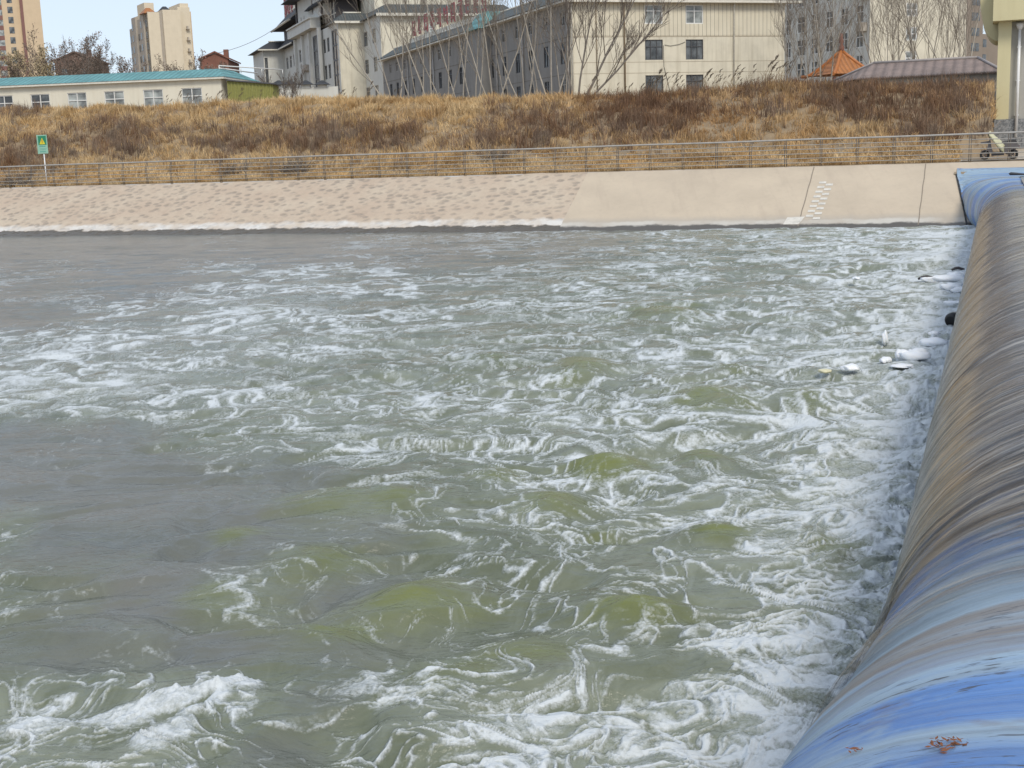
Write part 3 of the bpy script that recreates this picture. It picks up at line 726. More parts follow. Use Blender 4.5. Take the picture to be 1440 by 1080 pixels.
def spill_mat():
    m = NT('overflow_water'); ds = m.attr('ds'); da = m.attr('da')
    cmb = m.n('CombineXYZ'); m.l(ds, cmb.inputs[0]); m.l(da, cmb.inputs[1])
    def sv(a, b):
        mp = m.n('Mapping'); m.l(cmb.outputs[0], mp.inputs[0]); mp.inputs['Scale'].default_value = (a, b, 1); return mp.outputs[0]
    a1 = m.noise(sv(6, 1.0), 1, 6, .72, .15); a2 = m.noise(sv(2.0, 2.2), 1, 5, .6, .4); a3 = m.noise(sv(30, 3.2), 1, 4, .65, .1); a5 = m.noise(sv(18, 2.4), 1, 5, .7, .1); a4 = m.noise(sv(.35, 1.6), 1, 4, .6, .3)
    c = m.mix(m.mr(a2, .38, .62), (0.085, 0.068, 0.050), (0.20, 0.15, 0.095))
    c = m.mix(m.math('MULTIPLY', m.mr(a1, .5, .66), .85), c, (0.46, 0.40, 0.30))
    c = m.mix(m.math('MULTIPLY', m.mr(a1, .47, .36), .85), c, (0.040, 0.032, 0.025))
    c = m.mix(m.math('MULTIPLY', m.mr(a3, .54, .70), .5), c, (0.46, 0.44, 0.40))
    c = m.mix(m.math('MULTIPLY', m.mr(a4, .50, .64), .45), c, (0.17, 0.20, 0.25))
    c = m.mix(m.math('MULTIPLY', m.mr(a4, .42, .56), .4), c, (0.17, 0.18, 0.20))
    c = m.mix(m.math('MULTIPLY', m.mr(da, .46, .54), m.math('MULTIPLY', m.mr(ds, 11, 20), .7)), c, m.mix(a1, (.22, .20, .17), (.52, .47, .36)))  # cream band: reflected buildings painted into the sheet colour
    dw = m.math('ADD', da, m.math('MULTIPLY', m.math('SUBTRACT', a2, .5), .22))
    c = m.mix(m.math('MULTIPLY', m.math('MULTIPLY', m.mr(dw, .33, .37), m.mr(dw, .48, .43)), m.math('MULTIPLY', m.mr(ds, 9, 14), .9)), c, m.mix(a1, (0.055, 0.038, 0.025), (.16, .105, .055)))  # dark brown band: reflection of the grass mound put into the colour
    c = m.mix(m.math('MULTIPLY', m.math('MULTIPLY', m.mr(dw, .19, .23), m.mr(dw, .37, .33)), .85), c, m.mix(a1, (0.19, 0.125, 0.06), (.50, .35, .18)))  # tan band: reflected bank and sky painted in the same way
    c = m.mix(m.math('MULTIPLY', m.mr(dw, .26, .16), .85), c, m.mix(a1, (0.03, 0.038, 0.045), (.13, .145, .155)))  # slate lower edge: the tube's shaded foot painted into the colour
    c = m.mix(m.math('MULTIPLY', m.mr(a5, .50, .42), .85), c, (0.022, 0.022, 0.024))
    c = m.mix(m.math('MULTIPLY', m.mr(a3, .47, .40), .6), c, (0.03, 0.03, 0.032))
    c = m.mix(m.math('MULTIPLY', m.mr(a3, .55, .64), .6), c, (0.46, 0.44, 0.40))
    m.col(c); m.rough(m.mr(a1, .3, .7, .10, .28)); m.b.inputs['IOR'].default_value = 1.33
    m.bump(m.math('ADD', m.math('MULTIPLY', a5, .8), m.math('MULTIPLY', a3, .6)), .5, .03)
    # the sheet thins out to bare fabric at both ends and in gaps between the strands
    endn = m.math('ADD', ds, m.math('MULTIPLY', m.math('SUBTRACT', a1, .5), 5.0)); endn = m.math('ADD', endn, m.math('MULTIPLY', m.math('SUBTRACT', a2, .5), 4.0))
    w = m.math('MULTIPLY', m.mr(endn, 5.6, 8.6), m.mr(endn, 51.0, 41.0))
    al = m.math('MULTIPLY', w, m.mr(a5, .34, .50, .80, 1.0))
    m.l(al, m.b.inputs['Alpha'])
    return m.m
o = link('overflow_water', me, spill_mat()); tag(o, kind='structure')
# upstream pool
up = MB(); up.face([W(0.95, 5.0, 2.10), W(90, 5.0, 2.10), W(90, 64.2, 2.10), W(0.95, 60.5, 2.10)])
mu = NT('upstream_water'); cw = mu.coord('World'); a1 = mu.noise(cw, 1.5, 4); mu.col((0.13, 0.125, 0.10)); mu.rough(.08); mu.bump(a1, .15, .1)
tag(up.build('upstream_water', mu.m), kind='structure')

# ================================================================== RAILING
def railing():
    root = empty('railing', W(-20, 65.05, 2.69), BROT, 'long grey steel railing with thin horizontal bars along the far bank', 'railing')
    L0, L1 = -42.0, 36.0
    b = MB(); pts = [(x, 0.10+0.006*math.sin(x), 1.29+0.008*math.sin(x*.7)) for x in np.arange(L0, L1+.1, 1.73)]
    b.tube(pts, .045, 8); b.build('handrail', M['steel'], root)
    for z, yo in ((.16, .0), (.38, -.05), (.60, -.07), (.82, -.04), (1.03, .04)):
        b = MB(); b.tube([(x, yo, z+0.006*math.sin(x*1.3+z*9)) for x in np.arange(L0, L1+.1, 1.73)], .021, 5); b.build('bar', M['steel'], root)
    pm = None; k = 0
    x = -1.21 + 20 - 1.73*40
    xs = [v for v in np.arange(-1.21+20-1.73*35, L1, 1.73)]
    for x in xs:
        if pm is None:
            b = MB()
            for dx in (-.045, .045):
                b.tube([(dx, 0.02, -.06), (dx, 0.0, .2), (dx, -.05, .55), (dx, -.02, .9), (dx, .06, 1.12), (dx, .10, 1.28)], .021, 5)
            b.box(-.07, .07, -.03, .06, -.05, .0)
            p = b.build('post', M['post'], root); pm = p.data
        else:
            p = link('post', pm, None, root)
        p.location = (x, 0, 0); k += 1
railing()

# ================================================================== DRY GRASS AND WEEDS (uncountable)
def proj_np(P):
    d = P-_C; w = d@_fw; return 720+F*(d@_R)/w, 540-F*(d@_U)/w
def ell(px, py, L):
    t = np.zeros_like(px)
    for cx, cy, rx, ry, k in L: t = np.maximum(t, k*np.exp(-(((px-cx)/rx)**2+((py-cy)/ry)**2)))
    return t
DARKW = [(165,195,75,25,1), (60,210,70,25,.6), (330,200,80,22,.8), (440,195,70,25,1), (540,200,60,22,.8), (705,165,30,18,.7), (760,185,70,28,.9), (660,200,60,18,.7), (30,225,60,25,.9),
  (900,165,80,38,1), (960,150,50,25,.8), (1050,125,60,20,.6), (1180,145,70,28,1), (1270,150,70,32,1), (1340,140,60,30,.9), (1300,185,70,22,.9), (1390,190,30,25,1), (300,160,60,12,.4), (1090,160,40,25,.6), (20,160,50,14,.6), (1120,118,50,18,.8)]
RUST = [(900,150,120,50,1), (980,165,90,45,1), (1000,115,110,25,.8), (1230,140,160,45,.8), (560,190,60,30,.5), (720,180,60,30,.4), (1130,190,90,35,.5)]
rng = np.random.default_rng(11)
def blades(n_tuft, per, ubox, sbox, kind, dens=None):
    u = rng.uniform(ubox[0], ubox[1], n_tuft); s = rng.uniform(sbox[0], sbox[1], n_tuft)
    z = mound_z(u, s)
    P0 = u[:, None]*T + s[:, None]*N; P0[:, 2] = z
    px, py = proj_np(P0)
    dk = ell(px, py, DARKW); dk = np.clip(dk*1.15 + 0.35*perlin(u/2.2, s/1.6, 81), 0, 1); ru = np.clip(ell(px, py, RUST) + .3*perlin(u/3., s/2., 82), 0, 1)
    if kind == 'straw': keep = rng.random(n_tuft) > dk*0.8
    else: keep = rng.random(n_tuft) < np.clip(dk*1.1-.2, 0, .85)
    keep &= (u < -1.75) | ((s > 70.5) & (u < -.25))
    u, s, z, dk, ru, P0 = u[keep], s[keep], z[keep], dk[keep], ru[keep], P0[keep]
    n = len(u)
    lowz = np.clip((s-66.0)/2.4, 0.42, 1)
    hb = (0.50 + 0.35*perlin(u/2.7, s/2.0, 83) + .2*perlin(u/.8, s/.8, 84)) if kind == 'straw' else (0.75 + 0.5*perlin(u/2.0, s/1.5, 85))
    hb = np.clip(hb, .22, 1.5)*lowz
    # prevailing lean of each patch (the dry grass lies over)
    la = 2*math.pi*fbm(u/3.5, s/3.0, 2, 86); lean = (0.95 if kind == 'straw' else .40)*(0.7+.6*perlin(u/1.7, s/1.7, 87))
    straw = np.array([.60, .435, .235]); gold = np.array([.62, .415, .19]); pale = np.array([.70, .58, .38]); brn = np.array([.29, .165, .09]); dbr = np.array([.175, .122, .092]); gry = np.array([.28, .23, .18])
    m1 = np.clip(.5+.9*perlin(u/2.4, s/1.8, 88), 0, 1)[:, None]; m2 = np.clip(.5+perlin(u/.9, s/.9, 89), 0, 1)[:, None]
    if kind == 'straw':
        c = straw*(1-m1)+gold*m1; c = c*(1-.35*m2)+pale*.35*m2; c = c*(1-.72*ru[:, None])+np.array([.34, .18, .08])*.72*ru[:, None]; c = c*(1-.5*dk[:, None])+brn*.5*dk[:, None]
    else:
        c = dbr*(1-m1)+brn*.9*m1; c = c*(1-.65*m2)+gry*.65*m2; c = c*(1-.65*ru[:, None])+np.array([.22, .115, .062])*.5*ru[:, None]
    R = np.repeat(np.arange(n), per); k = len(R)
    sp = 0.16 if kind == 'straw' else .22
    az = rng.uniform(0, 2*math.pi, k); rr = sp*np.sqrt(rng.random(k))
    B = P0[R].copy(); B[:, 0] += rr*np.cos(az); B[:, 1] += rr*np.sin(az); B[:, 2] -= .06
    H = hb[R]*rng.uniform(.55, 1.25, k)
    ln = np.clip(lean[R] + rng.normal(0, .42, k), -.5, 1.7); dirx = np.cos(la[R]) + .7*np.cos(az); diry = np.sin(la[R]) + .7*np.sin(az)
    nrm = np.hypot(dirx, diry)+1e-6; dirx /= nrm; diry /= nrm
    wid = (0.017 if kind == 'straw' else .013)*rng.uniform(.6, 1.5, k)
    # side vector roughly random
    sa = rng.uniform(0, math.pi, k); sx = np.cos(sa)*wid; sy = np.sin(sa)*wid
    hx = H*np.sin(np.clip(ln, -.3, 1.35)); hz = H*np.cos(np.clip(ln, -.3, 1.35))
    M1 = B.copy(); M1[:, 0] += dirx*hx*.35; M1[:, 1] += diry*hx*.35; M1[:, 2] += hz*.62
    M2 = B.copy(); M2[:, 0] += dirx*hx*1.0; M2[:, 1] += diry*hx*1.0; M2[:, 2] += hz*rng.uniform(.8, 1.05, k)
    S = np.stack([sx, sy, np.zeros(k)], 1)
    V = np.stack([B-S, B+S, M1-S*.8, M1+S*.8, M2], 1).reshape(-1, 3)
    i0 = np.arange(k)*5
    q = np.stack([i0, i0+1, i0+3, i0+2], 1); t = np.stack([i0+2, i0+3, i0+4], 1)
    cc = c[R]*rng.uniform(.7, 1.25, k)[:, None]
    C4 = np.ones((k, 5, 4), np.float32); C4[:, :, :3] = cc[:, None, :]
    return V, q, t, C4.reshape(-1, 4)
def grass_obj(name, label, cat, sets):
    Vs = []; Q = []; Tt = []; C = []; o = 0
    for V, q, t, c in sets:
        Vs.append(V); Q.append(q+o); Tt.append(t+o); C.append(c); o += len(V)
    me = np_mesh(name, np.concatenate(Vs), np.concatenate(Q), np.concatenate(Tt), True)
    a = me.attributes.new('gc', 'FLOAT_COLOR', 'POINT'); a.data.foreach_set('color', np.concatenate(C).ravel())
    m = NT(name); m.col(m.attrc('gc')); m.rough(.9); m.b.inputs['Specular IOR Level'].default_value = .15
    tr = m.n('BsdfTranslucent'); m.l(m.attrc('gc'), tr.inputs[0]); mx = m.n('MixShader'); mx.inputs[0].default_value = .22
    m.l(m.b.outputs[0], mx.inputs[1]); m.l(tr.outputs[0], mx.inputs[2]); m.l(mx.outputs[0], m.out.inputs[0])
    ob = link(name, me, m.m); tag(ob, label, cat, kind='stuff'); return ob
UB = (-92, -.3)
grass_obj('dry_grass', 'golden dry grass covering the sloping mound behind the railing', 'grass',
  [blades(26000, 9, UB, (65.5, 84.5), 'straw'), blades(14000, 8, UB, (65.3, 68.2), 'straw'), blades(4000, 10, UB, (79, 84.5), 'straw')])
grass_obj('brown_weeds', 'dark brown dead weeds growing in patches through the dry grass', 'weeds', [blades(20000, 11, UB, (66.0, 84.5), 'weed')])

# ---- round twiggy bushes that stand apart
def bush(px, py, s, w, h, lab, seed, mat='twig'):
    r = random.Random(seed); u = ats(px, py, s)[0]; z = float(mound_z(np.array([u]), np.array([float(s)]))[0])
    b = MB()
    for i in range(170):
        a = r.uniform(0, 2*math.pi); e = r.uniform(.1, 1.0); p = Vector((r.uniform(-.3, .3)*w, r.uniform(-.2, .2)*w, 0)); pts = [tuple(p)]
        L = r.uniform(.5, 1.0)
        for k in range(4):
            f = (k+1)/4
            pts.append((p.x+math.cos(a)*w*.55*L*f*(1-e*.5)+r.uniform(-.05, .05), p.y+math.sin(a)*w*.5*L*f*(1-e*.5), h*L*(f*e**.5 - (.35*f*f if e < .4 else 0))+r.uniform(-.03, .05)))
        b.tube(pts, [.014, .011, .009, .007, .004], 3, False)
    o = b.build('bush', M[mat], None); o.location = W(u, s, z-.05); tag(o, lab, 'bush')
bush(28, 262, 66.0, 3.2, 1.3, 'low tangle of brown twigs spilling through the far left end of the railing', 41)
bush(415, 222, 67.4, 3.0, 1.25, 'round grey twiggy bush behind the railing below the grey hospital', 42)
bush(330, 222, 67.6, 2.2, 1.0, 'small dark twiggy bush just left of the round grey one behind the railing', 43)
bush(700, 205, 68.4, 2.6, 1.2, 'brown twiggy bush behind the middle of the railing', 44)

# ---- plumed reeds along the ridge
M['plume'] = paint('reed_plume', (0.17, 0.135, 0.095), .95, 0, .3); M['reedstem'] = paint('reed_stem', (0.26, 0.18, 0.10), .9, 0, .3)
def reed(seed):
    r = random.Random(seed); st = MB(); pls = []
    for i in range(4):
        pl = MB()
        x = r.uniform(-.25, .25); y = r.uniform(-.2, .2); h = r.uniform(1.3, 2.0); lx = r.uniform(.05, .75); ly = r.uniform(-.2, .2)
        pts = [(x+lx*t*t, y+ly*t, h*t) for t in (0, .35, .7, 1.0)]
        st.tube(pts, [.014, .012, .009, .006], 3, False)
        for k in range(2):
            q = r.uniform(.2, .7); a = r.uniform(0, 6.28); st.tube([(x+lx*q*q, y+ly*q, h*q), (x+lx*q*q+math.cos(a)*.25, y+math.sin(a)*.2, h*q+.28), (x+lx*q*q+math.cos(a)*.5, y+math.sin(a)*.3, h*q+.22)], [.012, .010, .003], 3, False)
        if r.random() < .85:
            ex, ey_, ez = pts[-1]
            for k in range(26):
                t = k/25; a = r.uniform(0, 6.28); w = .10*math.sin(math.pi*min(1, t*.9+.12))
                px_, pz = ex+.22*t*t+.03*t, ez-.08+.36*t-.10*t*t
                pl.tube([(px_, ey_, pz), (px_+math.cos(a)*w+.05, ey_+math.sin(a)*w, pz+.07)], [.018, .006], 3, False)
        if pl.v: pls.append(pl)
    return st, pls
_protos = []
def place_reed(px, s, sc, i):
    u = ats(px, 110, s)[0]; z = float(mound_z(np.array([u]), np.array([float(s)]))[0])
    k = i % 6
    if len(_protos) <= k:
        st, pls = reed(100+k); root = empty('plumed_reed', (0, 0, 0)); a = st.build('stem', M['reedstem'], root); _protos.append((a.data, [q_.build('plume', M['plume'], root).data for q_ in pls]))
    else:
        root = empty('plumed_reed', (0, 0, 0)); link('stem', _protos[k][0], None, root)
        for d_ in _protos[k][1]: link('plume', d_, None, root)
    tag(root, 'plumed dry reed leaning in the wind on the ridge of the grass mound', 'reed', 'plumed reeds along the ridge of the grass mound')
    root.location = W(u, s, z-.05); root.scale = (sc, sc, sc); root.rotation_euler = (0, 0, BROT+random.uniform(-.5, .5))
rr_ = random.Random(5); i = 0
for px in list(range(905, 1108, 7)) + [820, 832, 845, 858, 868, 880, 893, 1112, 1125, 1140] + list(range(226, 300, 9)) + [312, 330, 345, 362, 385, 470, 495, 510, 556]:
    place_reed(px+rr_.uniform(-4, 4), rr_.uniform(78.5, 83.5), rr_.uniform(.55, 1.15)*(.85 if 905 < px < 1108 else .7), i); i += 1

# ================================================================== BUILDINGS
ANG = math.atan2(.327, .945)
FRD = {}
def win(parent, x0, x1, z0, z1, y, mat='glass', frame='white_paint', cols=2, rows=2, split=None, plane='y', fw=.06, back=.12):
    """one window set into an opening: frame with bars, pane behind"""
    f = MB(); p = MB()
    def bx(b, a0, a1, c0, c1, d0, d1):
        if plane == 'y': b.box(a0, a1, y+d0, y+d1, c0, c1)
        else: b.box(y+d0, y+d1, a0, a1, c0, c1)
    t = .07
    bx(f, x0, x1, z0, z0+fw, back-t, back); bx(f, x0, x1, z1-fw, z1, back-t, back)
    bx(f, x0, x0+fw, z0+fw, z1-fw, back-t, back); bx(f, x1-fw, x1, z0+fw, z1-fw, back-t, back)
    for c in range(1, cols):
        xc = x0+(x1-x0)*c/cols; bx(f, xc-fw/2, xc+fw/2, z0+fw, z1-fw, back-t+.002, back-.002)
    zs = [z0+(z1-z0)*r/rows for r in range(1, rows)] if split is None else [z0+(z1-z0)*split]
    for zc in zs: bx(f, x0+fw, x1-fw, zc-fw/2, zc+fw/2, back-t+.004, back-.004)
    o = f.build('window', M[frame], parent)
    bx(p, x0+.005, x1-.005, z0+.005, z1-.005, back+.003, back+.02)
    p.build('pane', M[mat], o)
    return o
def frame_root(name, fr, label, cat, group=None):
    return empty(name, tuple(fr.o), fr.ang, label, cat, group)
ZB = 5.0

# ---------------- long cream and grey block
def ribbed():
    m = NT('ribbed_cream'); co = m.coord('Object'); n1 = m.noise(co, .6, 5, .6); n3 = m.noise(m.coord('Object', (2, 2, .15)), 1, 4, .6)
    x = m.sep(co)[0]; fr_ = m.math('FRACT', m.math('MULTIPLY', x, 2.35)); g = m.math('MULTIPLY', m.mr(fr_, .0, .10), m.mr(fr_, 1.0, .93))
    c = m.mix(m.math('MULTIPLY', m.mr(n1, .42, .75), .5), (.64, .59, .47), (.50, .45, .35)); c = m.mix(m.math('MULTIPLY', m.mr(n3, .5, .75), .4), c, (.44, .38, .28))
    c = m.mix(g, (.20, .18, .14), c); m.col(c); m.rough(.9); m.bump(g, .4, .03); return m.m
M['ribbed'] = ribbed()
def long_block():
    fr = frame_px(803, 112, 0, ANG); zo = 0
    root = frame_root('long_block', fr, 'long three storey block with cream end wall and grey shaded side', 'building')
    FW, DP, EV, SD = 21.95, 70.0, 16.65, 13.72
    wx = [(7.35, 9.15), (11.5, 13.3)]
    hl = [(a, b, 11.62, 13.42) for a, b in wx]+[(a, b, 8.62, 10.25) for a, b in wx]; hu = [(a, b, 14.82, 16.5) for a, b in wx]
    b = MB(); b.wall(0, FW, ZB, SD, 0, hl, .22)
    b.face([(FW, 0, ZB), (FW, DP, ZB), (FW, DP, EV), (FW, 0, EV)]); b.build('end_wall', M['cream'], root)
    b = MB(); b.wall(0.0, FW, SD+.10, EV, -.03, hu, .25); b.face([(0, -.03, SD+.10), (FW, -.03, SD+.10), (FW, 0, SD), (0, 0, SD)]); b.build('ribbed_wall', M['ribbed'], root)
    b = MB(); b.box(0.02, FW, -.012, .0, SD-.06, SD-.02); b.box(0.02, FW, -.008, .0, 11.42, 11.45); b.box(.02, FW, -.008, 0, 10.45, 10.48); b.build('wall_groove', M['rust'], root)
    ys = [1.85, 6.1, 10.3, 14.0, 18.1, 22.2, 24.7, 29.0, 33.2, 37.4, 41.6, 45.6, 49.7, 53.8, 57.9, 62.0, 65.6]
    hs = []
    for y in ys: hs += [(y-.62, y+.62, 11.45, 13.35), (y-.62, y+.62, 8.4 if y < 3 else 8.7, 10.15), (y-.55, y+.55, 14.8, 16.05)]
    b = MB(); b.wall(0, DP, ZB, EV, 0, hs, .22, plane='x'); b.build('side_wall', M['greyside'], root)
    b = MB(); b.box(-.02, 0, .02, DP, 13.70, 13.76); b.box(-.012, 0, .02, DP, 10.5, 10.54); b.build('side_groove', M['post'], root)
    for a, bb in wx:
        win(root, a, bb, 14.82, 16.5, -.03, 'curtain', cols=2, split=.68, fw=.09)
        for z0, z1 in ((11.62, 13.42), (8.62, 10.25)): win(root, a, bb, z0, z1, 0, 'glass', 'dark_frame', cols=3, split=.66)
    for h in hs: win(root, h[0], h[1], h[2], h[3], 0, 'glass', 'dark_frame' if h[2] > 8.5 and h[2] < 14 else 'steel', cols=2, split=.7, plane='x')
    # roof: eaves all round, sloping tiled skirt on the long side
    b = MB(); b.box(-.8, FW+1.5, -.75, -.05, EV, EV+.22); b.build('front_gutter', M['trim'], root)
    b = MB(); b.box(-.78, 0, -.02, DP, EV+.01, EV+.16); b.build('side_gutter', M['trim'], root)
    b = MB(); b.hexa([(-.8, -.73, EV+.225), (FW+1.5, -.73, EV+.225), (FW+1.5, DP, EV+.225), (-.8, DP, EV+.225), (1.3, 1.5, 18.2), (FW-.8, 1.5, 18.2), (FW-.8, DP-2, 18.2), (1.3, DP-2, 18.2)]); b.build('roof', M['slate_y'], root)
    b = MB(); b.tube([(1.3, 1.5, 18.23), (1.3, DP-2, 18.23)], .09, 6); b.build('roof_ridge', M['trim'], root)
    b = MB(); b.hexa([(-1.5, 21.6, EV-.1), (-1.5, 26.6, EV-.1), (0, 26.6, EV-.1), (0, 21.6, EV-.1), (-.2, 22.6, 18.35), (-.2, 25.6, 18.35), (1.6, 25.6, 18.35), (1.6, 22.6, 18.35)]); b.build('dormer_roof', M['teal'], root)
    b = MB(); b.box(-1.1, 0, 22.0, 26.2, ZB, EV-.1); b.build('stair_bay', M['greyside'], root)
    # downpipes
    for x in (.12, 5.25, 16.45):
        b = MB(); b.tube([(x, -.32, EV), (x, -.14, EV-.35), (x, -.13, ZB)], .08, 7); b.build('downpipe', M['trim'] if x != 5.25 else M['rust'], root)
    b = MB(); b.tube([(2.5, -.1, EV), (2.5, -.09, 9.0)], .04, 5); b.build('downpipe', M['rust'], root)
    for y in (.3, 12.2, 20.2, 32, 44, 56):
        b = MB(); b.tube([(-.12, y, EV), (-.12, y, ZB)], .07, 6); b.build('downpipe', M['steel'], root)
    # slack cable between the windows
    b = MB(); b.tube([(9.3, -.05, 12.95), (9.9, -.05, 12.85), (10.8, -.05, 12.98), (11.4, -.05, 13.2)], .02, 4); b.tube([(9.2, -.05, 12.9), (9.22, -.05, 11), (9.7, -.05, 9.2), (9.9, -.05, 8.0)], .02, 4); b.build('cable', M['black'], root)
    return fr, root
LB, _ = long_block()

# rows of illegible red characters on the long block's roof edge
def glyph(seed, w=1.0, h=1.5):
    r = random.Random(seed); b = MB(); t = .13*w
    zs = sorted(r.sample([.08, .25, .42, .58, .75, .92], 4))
    for z in zs:
        a = r.uniform(0, .25)*w; c = w-r.uniform(0, .25)*w; b.box(0-.04, .04, a, c, z*h-t/2, z*h+t/2)
    for x in r.sample([.18, .5, .8], 2): b.box(-.045, .045, x*w-t/2, x*w+t/2, r.uniform(0, .3)*h, r.uniform(.8, 1.0)*h)
    a = r.uniform(.3, .6)*w; b.hexa([(-.05, a, .3*h), (.05, a, .3*h), (.05, a+t, .3*h), (-.05, a+t, .3*h), (-.05, a-.35*w, 0), (.05, a-.35*w, 0), (.05, a-.35*w+t, 0), (-.05, a-.35*w+t, 0)])
    return b
sg = frame_root('roof_sign', LB, 'row of red characters standing on the roof edge of the grey block', 'sign')
sg.location = tuple(LB.o + LB.ex*1.5 + np.array([0, 0, 18.25]))
b = MB(); b.box(-.1, .1, 27, 60, 0, .55); b.build('base_board', M['trim'], sg)
b = MB()
for y in np.arange(27.5, 60, 3.0): b.box(.05, .11, y, y+.08, .55, 3.3)
for z in (1.2, 2.6): b.box(.115, .16, 27.2, 60, z, z+.06)
b.build('support_frame', M['steel'], sg)
for k in range(11):
    g_ = glyph(300+k, 1.9, 2.3).build('character', M['redsign'], sg); g_.location = (0, 27.6+k*2.95, .75)

# ---------------- low white house with teal roof
def low_house():
    ang = math.radians(-7.1); fr = frame_px(310, 92, 0, ang)
    root = frame_root('low_house', fr, 'low white house with teal hipped roof and a row of windows', 'house')
    zr = fr.on_y(310, 111)[1]; print('house eave', fr.on_y(0, 124), zr, 'win', fr.on_y(255, 120), fr.on_y(42, 129), fr.on_x(357, 111))
    wins = []
    for a, c in ((-8, 17), (42, 69), (94, 121), (146, 174), (201, 229), (255, 284)):
        x0 = fr.on_y(a, 130)[0]; x1 = fr.on_y(c, 130)[0]; zt = fr.on_y(a, 134.0-14.5*max(a, 0)/255-(0 if a > 0 else 0))[1]; wins.append((x0, x1, zr-2.05, zr-.62))
    wins.append((-27.6, -26.0, zr-2.05, zr-.62))
    b = MB(); b.wall(-34, -.02, ZB, zr, 0, wins, .2); b.face([(-.02, 0, ZB), (-.02, 9, ZB), (-.02, 9, zr), (-.02, 0, zr)]); b.face([(-34, 9, ZB), (-34, 0, ZB), (-34, 0, zr), (-34, 9, zr)]); b.face([(-.02, 9, ZB), (-34, 9, ZB), (-34, 9, zr), (-.02, 9, zr)]); b.build('wall', M['housewhite'], root)
    for i, h in enumerate(wins): win(root, *h, 0, 'curtain' if i in (2, 3, 4, 5) else 'glass', cols=2, split=.55, fw=.07)
    b = MB(); b.box(-34.4, .35, -.38, -.002, zr, zr+.16); b.box(.002, .35, 0, 9.3, zr, zr+.16); b.build('fascia', M['trim'], root)
    zt = zr+1.0
    b = MB(); e0 = zr+.17
    b.face([(-34.4, -.42, e0), (.38, -.42, e0), (-1.0, 2.6, zt), (-34.4, 2.6, zt)]); b.face([(.38, -.42, e0), (.38, 9.4, e0), (-1.0, 6.4, zt), (-1.0, 2.6, zt)])
    b.face([(.38, 9.4, e0), (-34.4, 9.4, e0), (-34.4, 6.4, zt), (-1.0, 6.4, zt)]); b.face([(-1.0, 2.6, zt), (-1.0, 6.4, zt), (-34.4, 6.4, zt), (-34.4, 2.6, zt)]); b.face([(-34.4, -.42, e0), (-34.4, 2.6, zt), (-34.4, 6.4, zt), (-34.4, 9.4, e0)])
    b.build('roof', M['teal'], root)
    b = MB(); b.tube([(-1.0, 2.6, zt+.05), (.3, 8.8, zt-.1)], .06, 6); b.tube([(-1.0, 2.6, zt+.25), (2.6, 8.8, zt+.12)], .05, 6)
    for t in (0, .33, .66, 1): b.tube([(-1.0+3.6*t, 2.6+6.2*t, zt-.3), (-1.0+3.6*t, 2.6+6.2*t, zt+.25-.13*t)], .04, 5)
    b.build('roof_rail', M['white_paint'], root)
    # olive shed against its end
    x1 = fr.on_y(384, 120, .3)[0]; za = zr-.05; zb = fr.on_y(388, 117, .3)[1]
    sh = frame_root('olive_shed', fr, 'olive green sheet metal shed built against the end of the white house', 'shed')
    b = MB(); n = 26; w = (x1-.38)/n
    for k in range(n):
        xa = .38+w*k; yy = .28+(.05 if k % 2 else 0); zz = za+(zb-za)*k/n
        b.face([(xa, yy, ZB), (xa+w*.8, yy, ZB), (xa+w*.8, yy, zz-.1), (xa, yy, zz-.1)]); b.face([(xa+w*.8, yy, ZB), (xa+w, .28+(.05 if (k+1) % 2 else 0), ZB), (xa+w, .28+(.05 if (k+1) % 2 else 0), zz-.1), (xa+w*.8, yy, zz-.1)])
    b.face([(x1, .28, ZB), (x1, 1.8, ZB), (x1, 1.8, zb-.2), (x1, .28, zb-.1)]); b.build('panel_wall', M['olive'], sh)
    b = MB(); b.hexa([(.36, .1, za-.1), (x1+.25, .1, zb-.1), (x1+.2, 1.9, zb-.2), (.36, 1.9, za-.1), (.36, .1, za), (x1+.25, .1, zb), (x1+.2, 1.9, zb-.1), (.36, 1.9, za)]); b.build('shed_roof', M['dark_frame'], sh)
low_house()

